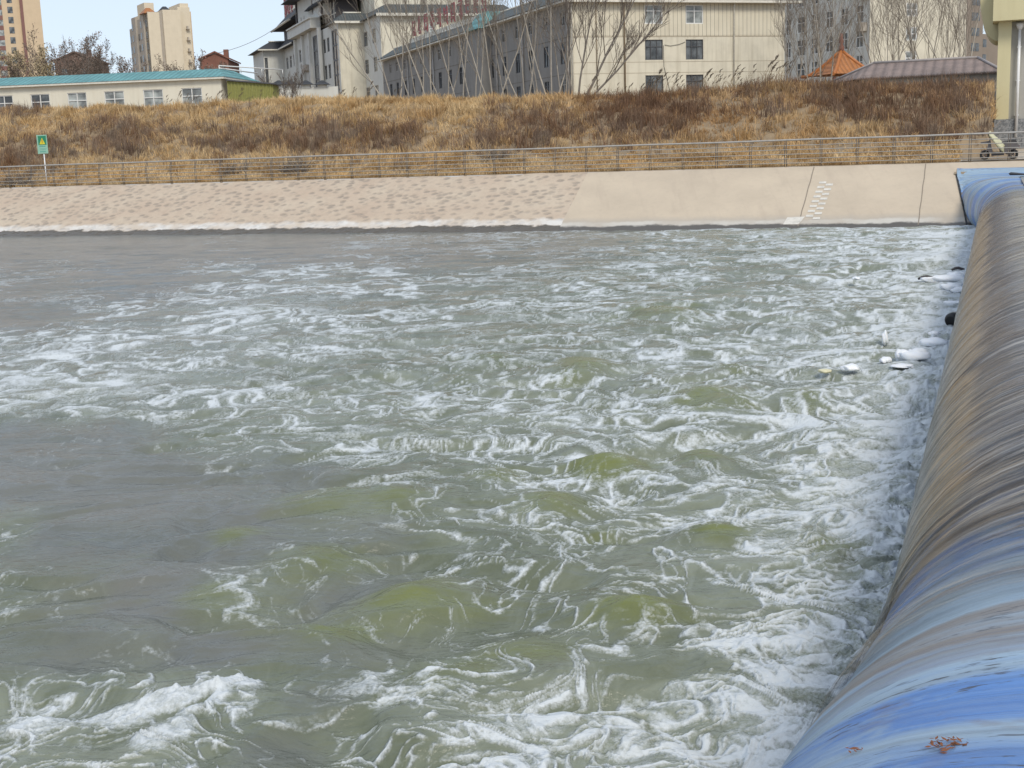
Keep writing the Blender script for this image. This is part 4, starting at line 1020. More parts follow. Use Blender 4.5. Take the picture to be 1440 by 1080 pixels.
# ---------------- hospital-like complex with tiled roofs
def complex_():
    fr = frame_px(538, 185, 0, ANG)
    root = frame_root('tiled_roof_complex', fr, 'large pale building with stepped dark tiled roofs and projecting bays', 'building')
    E = 25.3
    # front block, lit front and shaded left side
    wf = [(7.0+k*4.2, 8.9+k*4.2, z, z+2.3) for k in range(3) for z in (21.6, 17.4, 13.2, 9.0)]
    b = MB(); b.wall(0, 22, ZB, E, 0, wf, .3); b.face([(22, 0, ZB), (22, 60, ZB), (22, 60, E), (22, 0, E)]); b.build('front_wall', M['cream'], root)
    for h in wf: win(root, *h, 0, 'curtain', cols=2, split=.66, fw=.1)
    # windows on the side, read off the photograph's rows
    def sw(pxa, pxb, pya, pyb, X):
        y0, zt = fr.on_x(pxb, pya, X); y1, zb = fr.on_x(pxa, pyb, X); return (y0, y1, zb, zt)
    def rows(cols_, zr_):
        return [(y0, y1, z0, z1) for (y0, y1) in cols_ for (z0, z1) in zr_]
    ZR = [(21.3, 23.6), (16.9, 19.2), (12.5, 14.8), (8.6, 10.6)]
    c1 = [(1.7, 2.9), (4.6, 5.8)]; c1 = [(fr.on_x(p+5, 60)[0], fr.on_x(p, 60)[0]) for p in (512, 524)]
    hs = rows(c1, ZR); b = MB(); b.wall(0, 11.5, ZB, E, 0, hs, .3, plane='x'); b.build('side_wall', M['white'], root)
    for h in hs: win(root, *h, 0, cols=1, split=.7, plane='x', frame='steel', fw=.1)
    # projecting bay, front lit
    XB = -4.2
    yb = 11.5
    ya, yc = fr.on_x(478, 60, XB)[0], fr.on_x(466.5, 60, XB)[0]
    strip_ = (yb+1.2, yc, 7.5, 24.4)
    b = MB(); b.face([(XB, yb, ZB), (0, yb, ZB), (0, yb, E), (XB, yb, E)]); b.build('bay_front', M['cream'], root)
    ye = fr.on_x(452.5, 60, XB)[0]; ca = [(fr.on_x(p+3.6, 60, XB)[0], fr.on_x(p, 60, XB)[0]) for p in (454.2, 459.6)]
    hb_ = [h for h in rows(ca, ZR)]
    b = MB(); b.wall(yb, ye, ZB, E, XB, [strip_]+hb_, .35, plane='x'); b.build('bay_side', M['white'], root)
    for h in hb_: win(root, *h, XB, 'glass', 'dark_frame', cols=1, split=.7, plane='x', fw=.12, back=.2)
    o = win(root, *strip_, XB, 'glass', 'dark_frame', cols=2, rows=7, plane='x', back=.2, fw=.25)
    # middle facade
    XM = -4.55; y0 = ye; y1 = fr.on_x(416, 60, XM)[0]; y2 = 56.0
    cb_ = [(fr.on_x(p+4.2, 60, XM)[0], fr.on_x(p, 60, XM)[0]) for p in (419.5, 432)]
    st2 = (fr.on_x(449.5, 60, XM)[0], fr.on_x(439.5, 60, XM)[0], 7.5, 24.8)
    hs = [h for h in rows(cb_, ZR)] + [st2]; hs = [h for h in hs if h[0] > y0+.1]
    b = MB(); b.wall(y0, y1, ZB, E+.6, XM, hs, .35, plane='x'); b.face([(XB, y0, ZB), (XM, y0, ZB), (XM, y0, E), (XB, y0, E)]); b.build('middle_wall', M['white'], root)
    for h in hs: win(root, *h, XM, 'glass', 'dark_frame' if h is st2 else 'steel', cols=1 if h is not st2 else 2, rows=7, split=None if h is st2 else .7, plane='x', fw=.12 if h is not st2 else .25, back=.2)
    for px in (437.2, 451.2, 427.0, 416.8):
        b = MB(); yy = fr.on_x(px, 60, XM)[0]; b.box(XM-.5, XM-.003, yy-.55, yy+.55, ZB, E+.4); b.build('pilaster', M['white'], root)
    ya_ = fr.on_x(432, 74, XM)[0]
    for d in (0, 1.6): b = MB(); b.box(XM-.7, XM-.01, ya_-1.0+d, ya_+.2+d, 19.3, 20.4); b.build('air_conditioner', M['towergrey'], root)
    b = MB(); b.box(XM-1.3, XM+.5, y0+1.0, y1+.5, E+.55, E+2.1); b.box(XM-1.6, XM+.5, y0+.8, y1+.8, E+2.1, E+2.35); b.build('lintel_band', M['white'], root)
    # gable storey over the middle
    g0, g1 = fr.on_x(453, 20, XM)[0], fr.on_x(416, 20, XM)[0]
    em = [((g0*.62+g1*.38)-.9, (g0*.62+g1*.38)+.9, 28.6, 31.6)]
    b = MB(); b.wall(g0, g1, E+2.35, 32.4, XM+.2, em, .2, plane='x'); b.face([(XM+.2, g0, E+2.3), (2, g0, E+2.3), (2, g0, 32), (XM+.2, g0, 32)]); b.build('gable_wall', M['white'], root)
    win(root, *em[0], XM+.2, 'curtain', 'towergrey', cols=1, rows=2, plane='x', fw=.25)
    for f_ in (.72, .84, .12): b = MB(); yy = g0+(g1-g0)*f_; b.box(XM+.1, XM+.198, yy-.35, yy+.35, 28.4, 29.2); b.build('vent', M['steel'], root)
    for ga, gb_ in ((g1-.8, g1-.1), (g0+.1, g0+.8)): b = MB(); b.box(XM-.1, XM+.2, ga, gb_, 27.7, 32.4); b.build('gable_post', M['darkwood'], root)
    b = MB(); b.hexa([(XM-2.2, g0-1.5, 32.3), (XM-2.2, g1+3.5, 32.3), (6, g1+3.5, 32.3), (6, g0-1.5, 32.3), (XM+1.2, g0+1, 35.2), (XM+1.2, g1, 35.2), (6, g1, 35.2), (6, g0+1, 35.2)]); b.build('gable_roof', M['dark_tile'], root)
    # far windows and far bay
    ce = [(fr.on_x(p+3.0, 70, XM+.6)[0], fr.on_x(p, 70, XM+.6)[0]) for p in (401.5, 406.5, 411.8)]
    y1b = y1+.2; hs = rows(ce, ZR); hs = [h for h in hs if h[0] > y1b]
    yF = fr.on_x(399, 70, XM+.6)[0]
    b = MB(); b.wall(y1b, yF, ZB, E, XM+.6, hs, .3, plane='x'); b.build('wing_wall', M['white'], root)
    for h in hs: win(root, *h, XM+.6, 'glass', 'steel', cols=1, split=.7, plane='x', fw=.12)
    XF = fr.on_y(370.5, 80, yF)[0]; stp = (fr.on_y(372.5, 90, yF)[0], fr.on_y(376.8, 90, yF)[0], 7, 23.8)
    b = MB(); b.wall(XF, XM+.6, ZB, E, yF, [stp], .3); b.face([(XF, yF, ZB), (XF, yF+14, ZB), (XF, yF+14, E), (XF, yF, E)]); b.build('far_bay', M['white'], root)
    win(root, *stp, yF, 'glass', 'dark_frame', cols=1, rows=7, fw=.15, back=.15)
    # roofs
    b = MB(); b.hexa([(XF-1.2, yF-1.2, E), (XM+.7, yF-1.2, E), (XM+.7, yF+14, E), (XF-1.2, yF+14, E), (XF+1.6, yF+1.5, E+1.7), (XM+2.0, yF+1.5, E+1.7), (XM+2.0, yF+12, E+1.7), (XF+1.6, yF+12, E+1.7)])
    b.hexa([(XM-.8, y1b, E), (XM+2, y1b, E), (XM+2, yF-1.2, E), (XM-.8, yF-1.2, E), (XM+1.0, y1b, E+1.68), (XM+2, y1b, E+1.68), (XM+2, yF+1.4, E+1.68), (XM+1.0, yF+1.4, E+1.68)])
    b.build('far_roof', M['dark_tile'], root)
    b = MB(); b.box(XF-1.25, XM+.6, yF-1.3, yF-1.2, E-.15, E+.1); b.box(XM-.9, XM-.8, y1b, yF-1.2, E-.15, E+.1); b.tube([(XF+1.4, yF+1.4, E+1.8), (XM+1.8, yF+1.4, E+1.8)], .15, 6); b.build('far_gutter', M['trim'], root)
    # small pavilion storey on the far wing
    p0, p1 = y1+.2, yF+2
    b = MB(); b.box(XM+1.2, 2, p0, p1, E+1.6, E+4.4); b.build('pavilion_wall', M['darkwood'], root)
    for k in range(3):
        a = p0+1.2+k*(p1-p0-2)/3; o = MB(); o.box(XM+1.12, XM+1.19, a, a+2.4, E+1.9, E+3.9); o.build('pavilion_window', M['curtain'], root)
    b = MB(); b.hexa([(XM-.8, p0, E+4.3), (4, p0, E+4.3), (4, p1+3, E+4.0), (XM-.8, p1+3, E+4.0), (XM+2.4, p0, E+7.4), (4, p0, E+7.4), (4, p1-1, E+7.4), (XM+2.4, p1-1, E+7.4)]); b.build('pavilion_roof', M['dark_tile'], root)
    b = MB(); b.tube([(XM-.85, p0, E+4.3), (XM-.85, p1+3, E+4.05)], .2, 6); b.tube([(XM+2.3, p0, E+7.5), (XM+2.3, p1-1, E+7.5)], .22, 6); b.build('pavilion_ridge', M['trim'], root)
    # front roofs: bay and block
    b = MB(); b.hexa([(XB-.7, yb-.8, E), (.5, yb-.8, E), (.5, yc+2, E), (XB-.7, yc+2, E), (XB+1.2, yb+1.2, E+1.5), (2, yb+1.2, E+1.5), (2, yc+1, E+1.5), (XB+1.2, yc+1, E+1.5)]); b.build('bay_roof', M['slate_x'], root)
    b = MB(); b.box(XB-.75, .0, yb-.9, yb-.8, E-.25, E+.1); b.tube([(XB+1.2, yb+1.2, E+1.6), (0, yb+1.2, E+1.6)], .14, 6); b.build('bay_gutter', M['trim'], root)
    b = MB(); b.hexa([(-.8, -.9, E), (23, -.9, E), (23, 14, E), (-.8, 14, E), (1.4, 1.6, E+1.7), (21, 1.6, E+1.7), (21, 14, E+1.7), (1.4, 14, E+1.7)]); b.build('front_roof', M['slate_x'], root)
    b = MB(); b.box(-.8, 23, -1.0, -.9, E-.3, E+.12); b.build('front_gutter', M['trim'], root)
    # upper dark timber storey and cream penthouse behind the bay
    b = MB(); b.box(-3.2, 0.5, yc, yc+16, E+1.2, E+4.2); b.build('loggia', M['darkwood'], root)
    b = MB()
    for k in range(6): b.box(-3.32, -3.21, yc+1+k*2.4, yc+1.3+k*2.4, E+1.3, E+4.2)
    b.box(-3.30, -3.22, yc, yc+16, E+2.0, E+2.15)
    b.build('loggia_post', M['trim'], root)
    b = MB(); b.hexa([(-5.2, yc-2, E+4.2), (2, yc-2, E+4.2), (2, yc+18, E+4.2), (-5.2, yc+18, E+4.2), (-2.2, yc, E+7), (2, yc, E+7), (2, yc+16, E+7), (-2.2, yc+16, E+7)]); b.build('loggia_roof', M['dark_tile'], root)
    b = MB(); b.box(1.2, 21, 8, 30, E+1.5, E+9); b.build('penthouse', M['cream'], root)
    # the sign on the far roof
    sg = frame_root('rooftop_lettering', fr, 'tall dark board of red characters on the far tiled roof', 'sign')
    ysg, zsg = fr.on_x(412, 20, XM+2.2); sg.location = tuple(fr.o + fr.ex*(XM+2.2) + fr.ey*(ysg-1) + np.array([0, 0, zsg-1.2]))
    print('sign', ysg, zsg, p0, p1, E+7.4)
    b = MB(); b.box(0, .3, 0, 11, .9, 5.5); b.build('board', M['steel'], sg)
    b = MB(); b.box(-.3, .5, -.3, 11.3, 0, .9); b.build('base', M['trim'], sg)
    for k in range(3):
        g_ = glyph(400+k, 3.0, 4.0).build('character', M['redsign'], sg); g_.location = (-.1, .5+k*3.5, 1.2)
    return fr
CX = complex_()

# low garden wall with little tiled caps in front of the complex
def garden_wall():
    fr = frame_px(392, 120, 0, math.radians(-4)); root = frame_root('garden_wall', fr, 'low pale garden wall with small dark tiled caps left of the projecting bay', 'wall')
    w = fr.on_y(475, 125)[0]; zt = fr.on_y(430, 123)[1]
    b = MB(); b.box(0, w, 0, .3, ZB, zt); b.build('masonry', M['white'], root)
    for px in (408, 430, 453, 392):
        x = fr.on_y(px, 120)[0]; zc = fr.on_y(px, 119)[1]
        b = MB(); b.hexa([(x-.8, -.4, zc), (x+.8, -.4, zc), (x+.8, .7, zc), (x-.8, .7, zc), (x-.12, .1, zc+.45), (x+.12, .1, zc+.45), (x+.12, .2, zc+.45), (x-.12, .2, zc+.45)]); b.build('tiled_cap', M['dark_tile'], root)
        b = MB(); b.box(x-.45, x+.45, -.05, .35, zt-.1, zc); b.build('pier', M['white'], root)
garden_wall()

# ---------------- tower blocks on the left
def tan_tower():
    fr = frame_px(37, 330, 0, ANG+.1); root = frame_root('tan_tower', fr, 'tall tan apartment tower with red brown window bands at the left edge', 'building')
    xr = fr.on_y(57, 10)[0]; H_ = 85.0
    b = MB(); b.box(0, xr+.0, 0, 18, ZB, H_); b.build('end_wall', M['tan'], root)
    b = MB(); b.box(-16, -.01, 1.5, 18, ZB, H_); b.build('wall', M['tan'], root)
    b = MB(); b.box(-.02, .9, -.06, -.003, ZB, H_); b.build('brown_strip', M['brownpanel'], root)
    for xa, xb in ((-14.6, -12.4), (-11.0, -8.8), (-7.4, -5.2)):
        for k in range(15):
            z = 12+k*3.05; b = MB(); b.box(xa, xb, 1.40, 1.497, z, z+1.35); b.build('spandrel', M['brownpanel'], root)
            b = MB(); b.box(xa, xb, 1.43, 1.495, z+1.352, z+3.048); b.build('glazing', M['curtain'], root)
    wm = MB()
    wm.box(-3.6, -2.1, 1.42, 1.495, 0, 1.9); first = None
    for k in range(24):
        if first is None: o = wm.build('window', M['glass'], root); first = o.data
        else: o = link('window', first, None, root)
        o.location = (0, 0, 8+k*3.05)
tan_tower()
def cream_tower():
    fr = frame_px(214, 330, 0, ANG+.2); root = frame_root('cream_tower', fr, 'cream high rise block with stepped top and shaded left side', 'building')
    def X(px, py=60): return fr.on_y(px, py)[0]
    def Z(px, py): return fr.on_y(px, py)[1]
    z1 = Z(240, 14)
    b = MB(); b.box(0, X(227), 0, 14, ZB, z1-.8); b.box(X(231.5), X(256), -.4, 14, ZB, z1); b.build('front_wall', M['towercream'], root)
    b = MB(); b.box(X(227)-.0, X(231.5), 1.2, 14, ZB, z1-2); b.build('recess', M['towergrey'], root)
    b = MB(); xa, xb = X(256), X(273); b.box(xa+.003, xb, 2.0, 14, ZB, Z(262, 9)); b.box(X(260), X(272), 2.4, 14, Z(262, 9), Z(265, 3.5)); b.build('right_wing', M['towercream'], root)
    b = MB(); b.box(xb+.003, X(278), 4.5, 14, ZB, Z(275, 14)); b.build('right_end', M['tan'], root)
    zs = [z1-6-k*3.3 for k in range(14)]
    first = None
    for k, z in enumerate(zs):
        for kind, x0, x1, yy in (('window', X(257), X(258.6), 1.9), ('window', X(272.8), X(276), 4.35)):
            b = MB(); b.box(x0, x1, yy, yy+.12, z, z+1.7); b.build('window', M['glass'], root)
        b = MB(); b.box(X(265.5), X(270.5), 1.0, 2.0, z+.6, z+.75); b.box(X(266.5), X(268.5), 1.3, 2.0, z+.75, z+1.6); b.build('air_conditioner_ledge', M['towergrey'], root)
    # left side steps back in slabs
    for i, (y0_, y1_, xo, pz) in enumerate(((0.4, 3.4, .0, (210, 15)), (3.6, 7.2, -.5, (205, 18)), (7.4, 11.5, -.1, (199, 26)), (11.7, 16, -.7, (192, 23)), (16.2, 20, -.4, (186, 40)))):
        zt = fr.on_x(pz[0], pz[1], xo)[1]
        b = MB(); b.box(xo-.002*i, 6, y0_, y1_, ZB, zt); b.build('side_slab', M['towergrey'], root)  # darker than the cream front: the left side's shade is in the colour
        for z in np.arange(14, zt-3, 3.3):
            o = MB(); o.box(xo-.09, xo-.01, y1_-1.6, y1_-.3, z, z+1.9); o.build('window', M['glass'], root)
    b = MB(); b.hexa([(-1, .5, z1-1), (3, .5, z1-1), (3, 6, z1-1), (-1, 6, z1-1), (.5, 2.5, z1+.7), (1.5, 2.5, z1+.7), (1.5, 4, z1+.7), (.5, 4, z1+.7)]); b.build('roof_pavilion', M['orange_tile'], root)
    b = MB(); b.box(.6, X(227), 5, 13, z1-2, fr.on_y(215, 4, 5)[1]); b.build('stair_head', M['towercream'], root)
    b = MB(); b.hexa([(X(232), .5, z1), (X(244), .5, z1), (X(244), 5, z1), (X(232), 5, z1), (X(236), 2, z1+1.2), (X(240), 2, z1+1.2), (X(240), 3, z1+1.2), (X(236), 3, z1+1.2)]); b.build('roof_hood', M['dark_tile'], root)
cream_tower()
def brick_gable(px0, px1, pyr, pye, s, lab, mat):
    fr = frame_px(px0, s, 0, 0.05); root = frame_root('brick_house', fr, lab, 'house')
    w = fr.on_y(px1, 100)[0]; zr = fr.on_y((px0+px1)/2, pyr)[1]; ze = fr.on_y(px0, pye)[1]
    wins = [(w*f-.6, w*f+.6, ze-3, ze-1.4) for f in (.25, .75)]
    b = MB(); b.wall(0, w, ZB, ze, 0, wins, .2); b.face([(0, 0, ze), (w, 0, ze), (w*.55, 0, zr-.1)]); b.face([(0, 12, ZB), (0, 0, ZB), (0, 0, ze), (0, 12, ze)]); b.face([(w, 0, ZB), (w, 12, ZB), (w, 12, ze), (w, 0, ze)]); b.build('wall', M[mat], root)
    for h in wins: win(root, *h, 0, 'glass', 'steel', cols=2)
    b = MB()
    b.hexa([(-.3, -.3, ze-.1), (w*.55, -.3, zr-.1), (w*.55, 12.3, zr-.1), (-.3, 12.3, ze-.1), (-.3, -.3, ze+.15), (w*.55, -.3, zr+.15), (w*.55, 12.3, zr+.15), (-.3, 12.3, ze+.15)])
    b.hexa([(w*.55+.001, -.3, zr-.1), (w+.3, -.3, ze-.1), (w+.3, 12.3, ze-.1), (w*.55+.001, 12.3, zr-.1), (w*.55+.001, -.3, zr+.15), (w+.3, -.3, ze+.15), (w+.3, 12.3, ze+.15), (w*.55+.001, 12.3, zr+.15)]); b.build('roof', M[mat], root)
    b = MB(); b.box(w*.75, w*.75+.8, 3, 3.8, ze, zr+.6); b.build('chimney', M[mat], root)
brick_gable(78, 131, 73, 86, 200, 'dull red brick gable behind the leafless shrubs right of the tan tower', 'oldbrick')
brick_gable(282, 322, 73, 84, 190, 'small bright red brick house beside the cream high rise', 'redbrick')

# ---------------- white apartment block and brown tower on the right
def white_block():
    fr = frame_px(1222, 180, 0, ANG); root = frame_root('white_apartment', fr, 'white apartment block with bare trees in front and orange pavilion below', 'building')
    xr = fr.on_y(1358, 60)[0]
    wf = []
    for zt, zb in ((4, 23), (38, 57), (72, 91)):
        x0, z1 = fr.on_y(1275.5, zt); x1, z0 = fr.on_y(1291, zb); wf.append((fr.on_y(1274, 40)[0], fr.on_y(1290, 40)[0], z0, z1))
    b = MB(); b.wall(0, xr, ZB, 30, 0, wf, .3); b.face([(xr, 0, ZB), (xr, 40, ZB), (xr, 40, 30), (xr, 0, 30)]); b.build('front_wall', M['cream'], root)
    for h in wf: win(root, *h, 0, 'curtain', cols=2, rows=2, fw=.14)
    cols_ = []
    for pa, pb in ((1188.5, 1194.5), (1182, 1192), (1161, 1171), (1141, 1150), (1121, 1132), (1105, 1112)):
        cols_.append((fr.on_x(pb, 40)[0], fr.on_x(pa, 40)[0]))
    cols_[0] = (fr.on_x(1214, 30)[0], fr.on_x(1204, 30)[0])
    zs = [fr.on_x(1204, p)[1] for p in (8, 43, 78)]
    hs = [(y0, y1, z-2.3, z) for (y0, y1) in cols_ for z in zs + [zs[0]+3.6]]
    b = MB(); b.wall(0, 46, ZB, 30, 0, hs, .3, plane='x'); b.build('side_wall', M['white'], root)
    for h in hs: win(root, *h, 0, 'glass', 'white_paint', cols=2, split=.6, plane='x', fw=.1)
    b = MB(); b.box(-1.0, -.01, .6, 1.8, zs[0]-3.5, zs[0]-2.4); b.box(-1.0, -.01, .6, 1.8, zs[0]+.6, zs[0]+1.6); b.build('air_conditioner', M['towergrey'], root)
    b = MB(); b.box(-.5, xr+.5, -.5, 40, 30, 30.6); b.build('roof', M['trim'], root)
white_block()
def brown_tower():
    fr = frame_px(1358, 300, 0, ANG+.35); root = frame_root('brown_tower', fr, 'grey brown high rise behind the right end of the white apartment block', 'building')
    xr = fr.on_y(1394, 60)[0]; xm = fr.on_y(1381, 60)[0]
    M['towerbrown'] = plaster('tower_brown', (0.26, 0.215, 0.175), .8, .3)
    b = MB(); b.box(0, xm, 0, 15, ZB, 60); b.build('wall', M['towerbrown'], root)
    for k, (a, c, zt) in enumerate(((xm+.002, xm+(xr-xm)*.4, 28), (xm+(xr-xm)*.4+.002, xm+(xr-xm)*.7, 24), (xm+(xr-xm)*.7+.002, xr+8, 18))):
        z_ = fr.on_y((1381, 1387, 1392)[k], (14, 26, 46)[k])[1]
        b = MB(); b.box(a, c, .8*(k+1), 15, ZB, z_); b.build('stepped_wing', M['towerbrown'], root)
    m_ = MB(); m_.box(-.7, .7, -.06, -.004, 0, 1.7); first = None
    for px in (1369, 1375):
        x = fr.on_y(px, 30)[0]
        for k in range(12):
            if first is None: o = m_.build('window', M['glass'], root); first = o.data
            else: o = link('window', first, None, root)
            o.location = (x, 0, 12+k*3.2)
    for px, ks in ((1385.5, 4),):
        x = fr.on_y(px, 30, .8)[0]
        for k in range(ks): o = link('window', first, None, root); o.location = (x, .8, 13+k*3.2)
brown_tower()

# ---------------- orange pavilion and brown tiled hall
def pavilion():
    fr = frame_px(1200, 112, 0, ANG); root = frame_root('orange_pavilion', fr, 'pavilion with pointed orange tiled roof and finial', 'pavilion')
    xa = fr.on_y(1171, 103)[0]; xb = fr.on_y(1240, 95)[0]; xc, zp = fr.on_y(1209.5, 69); ze = fr.on_y(1205, 109)[1]; w = (xb-xa)/2; xm = (xa+xb)/2
    n = 8; b = MB()
    def prof(t): return (1-t)**1.35*.0 + ((1-t))  # radius factor
    cen = (xm, w)
    corners = [(-w, -w), (w, -w), (w, w), (-w, w)]
    rings = []
    for k in range(n+1):
        t = k/n; f_ = (1-t)*.97+.03; z = ze+(zp-ze)*(t**1.2); rings.append([(cen[0]+cx*f_, cen[1]+cy*f_, z+(.35*(1-t)**6)) for cx, cy in corners])
    for k in range(n):
        for j in range(4):
            j2 = (j+1) % 4; b.face([rings[k][j], rings[k][j2], rings[k+1][j2], rings[k+1][j]])
    b.build('roof', M['orange_tile'], root)
    b = MB()
    for j in range(4): b.tube([r_[j] for r_ in rings], .16, 6)
    b.build('hip_ridge', paint('orange_ridge', (.42, .15, .04), .5), root)
    b = MB(); b.tube([(cen[0], cen[1], zp-.1), (cen[0], cen[1], zp+.3), (cen[0], cen[1], zp+.6), (cen[0], cen[1], zp+.75), (cen[0], cen[1], zp+1.5)], [.22, .26, .12, .2, .08], 8); b.build('finial', M['redbrick'], root)
    b = MB()
    for cx, cy in corners: b.tube([(cen[0]+cx*.8, cen[1]+cy*.8, ZB), (cen[0]+cx*.8, cen[1]+cy*.8, ze+.1)], .16, 8)
    b.build('column', M['redbrick'], root)
pavilion()
def hall():
    fr = frame_px(1300, 94, 0, math.radians(-20.9)); root = frame_root('tiled_hall', fr, 'low hall with weathered grey brown tiled roof beside the orange pavilion', 'building')
    x0, ze = fr.on_y(1203, 113.5); x1, ze2 = fr.on_y(1412, 99); ze = (ze+ze2)/2
    dy = 4.0; ra, zr = fr.on_y(1229, 91, dy); rb, zr2 = fr.on_y(1375, 80, dy); zr = (zr+zr2)/2; print('hall', ze, ze2, zr, zr2)
    xl = fr.on_y(1160, 117, dy*2)[0]
    b = MB(); b.face([(x0, 0, ze), (x1, 0, ze), (rb, dy, zr), (ra, dy, zr)]); b.face([(x1, 0, ze), (x1+1, dy*2, ze), (rb, dy, zr)]); b.face([(xl, dy*2, ze), (x0, 0, ze), (ra, dy, zr)]); b.face([(x1+1, dy*2, ze), (xl, dy*2, ze), (ra, dy, zr), (rb, dy, zr)]); b.build('roof', M['brown_tile'], root)
    b = MB(); b.tube([(ra, dy, zr+.05), (rb, dy, zr+.05)], .11, 6); b.tube([(rb, dy, zr+.05), (x1, 0, ze+.05)], .10, 6); b.tube([(xl, dy*2, ze+.05), (ra, dy, zr+.05)], .10, 6); b.build('ridge', paint('ridge_grey', (.33, .30, .29), .8), root)
    b = MB(); b.box(x0+.3, x1-.2, .35, dy*2-.3, ZB-2, ze+.05); b.build('wall', M['shade_wall'], root)
    b = MB()
    for k in range(60):
        xx = x0+(x1-x0)*k/60+.1; b.tube([(xx, -.06, ze-.02), (xx, .3, ze+.10)], .07, 5)
    b.build('eave_tile', M['brown_tile'], root)
hall()

# ---------------- gatehouse on the right
def gatehouse():
    s = 85.0; zg = 2.98; fr = frame_px(1403, s, 0, BROT)
    root = frame_root('gatehouse', fr, 'pale yellow gatehouse with heavy overhanging beam and column at the right edge', 'building')
    X = lambda px, py, y=0: fr.on_y(px, py, y)
    c0, c1 = X(1403.5, 60)[0], X(1422, 60)[0]; zb = X(1412, 31)[1]; zs_ = X(1405, 168)[1]
    b = MB(); b.box(c0, c1, 0, 1.0, zs_, zb+.02); b.build('column', M['yellow_wall'], root)
    m = NT('stone_base'); co = m.coord('Object'); n = m.noise(co, 9, 4, .7); n2 = m.noise(co, 2.5, 3); m.col(m.mix(m.mr(n, .4, .62), (.12, .13, .14), m.mix(n2, (.25, .26, .27), (.36, .36, .36)))); m.rough(.7); m.bump(n, .3, .03)
    b = MB(); b.box(c0-.06, c1+.04, -.06, 1.0, zg-.3, zs_-.002); b.box(c1+.045, c1+9, .30, 1.2, zg-.3, zs_-.002); b.build('stone_base', m.m, root)
    b = MB(); b.box(c1+.003, c1+9, .5, 1.3, zs_+.002, zb); b.build('recessed_wall', M['shade_wall'], root)  # grey carries the shade of the recess in the wall colour
    bx0 = X(1396.5, 20, -.9)[0]; zt = zb+2.4
    b = MB(); b.box(bx0, bx0+12, -.9, 1.4, zb+.025, zt); b.build('beam', M['yellow_wall'], root)
    # curved shaded bracket reaching back under the overhang
    poly = []
    for k in range(13):
        a = math.pi/2*k/12; poly.append((c0-.02-1.1*math.sin(a)**1.0*1.0, zb-1.0+2.9*(1-math.cos(a)) ))
    poly = [(c0-.01, zb-1.2)] + poly + [(c0-1.1, zt), (c0-.01, zt)]
    b = MB(); b.prism([(p[0], p[1]) for p in poly], 'y', 1.45, 6.0); b.build('bracket', M['yellow_wall'], root)
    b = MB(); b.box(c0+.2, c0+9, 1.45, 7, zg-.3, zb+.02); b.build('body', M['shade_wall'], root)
    x, z0 = X(1428.5, 193, .2); xt, z1 = X(1434.5, 33, .2)
    b = MB(); b.tube([(x, .2, z0), (x, .2, z1-.35)], .09, 8); b.tube([(x, .2, z1-.35), (x, .2, z1-.2), (x, .2, z1)], [.11, .2, .26], 8); b.build('drainpipe', M['pvc'], root)
    b = MB()
    for z in (z0+1.3, (z0+z1)/2, z1-1.4): b.box(x-.12, x+.12, .18, .5, z, z+.06)
    b.build('pipe_bracket', M['pvc'], root)
gatehouse()

# ================================================================== TREES
def tube_np(b, pts, r0, r1, n): b.tube(pts, [r0+(r1-r0)*i/(len(pts)-1) for i in range(len(pts))], n, False)
def grow(tb, cb, r, p, d, L, rad, lev, spread, upw, tw=.012, dens=1.0):
    n = 5 if lev == 0 else (4 if lev == 1 else 3); pts = [p.copy()]; dd = d.copy(); seg = L/n
    for i in range(n):
        dd = (dd + Vector((r.uniform(-1, 1), r.uniform(-1, 1), r.uniform(-.4, 1)*upw))*(.10 if lev == 0 else .16)).normalized(); pts.append(pts[-1]+dd*seg)
    tube_np(tb if lev == 0 else cb, pts, rad, max(tw*.6, rad*.22), (6, 4, 3, 3)[min(lev, 3)])
    if lev >= 3: return
    nb = int(((11, 7, 5)[lev])*dens)
    for i in range(nb):
        t = (0.22 + .76*(i+r.random())/nb) if lev == 0 else (.15+.8*(i+r.random())/nb)
        k = min(int(t*n), n-1); q = pts[k].lerp(pts[k+1], t*n-k); ax = (pts[k+1]-pts[k]).normalized()
        a = r.uniform(0, 2*math.pi); side = Vector((math.cos(a), math.sin(a), r.uniform(-.1, .25))); side = (side-ax*side.dot(ax)).normalized()
        nd = (ax*math.cos(spread)+side*math.sin(spread)+Vector((0, 0, .25*upw))).normalized()
        grow(tb, cb, r, q, nd, L*(.42 if lev == 0 else .45)*(1.15-.6*t)*r.uniform(.75, 1.25), max(tw, rad*(.42 if lev == 0 else .45)*(1-.5*t)), lev+1, spread*r.uniform(.85, 1.15), upw, tw, dens)
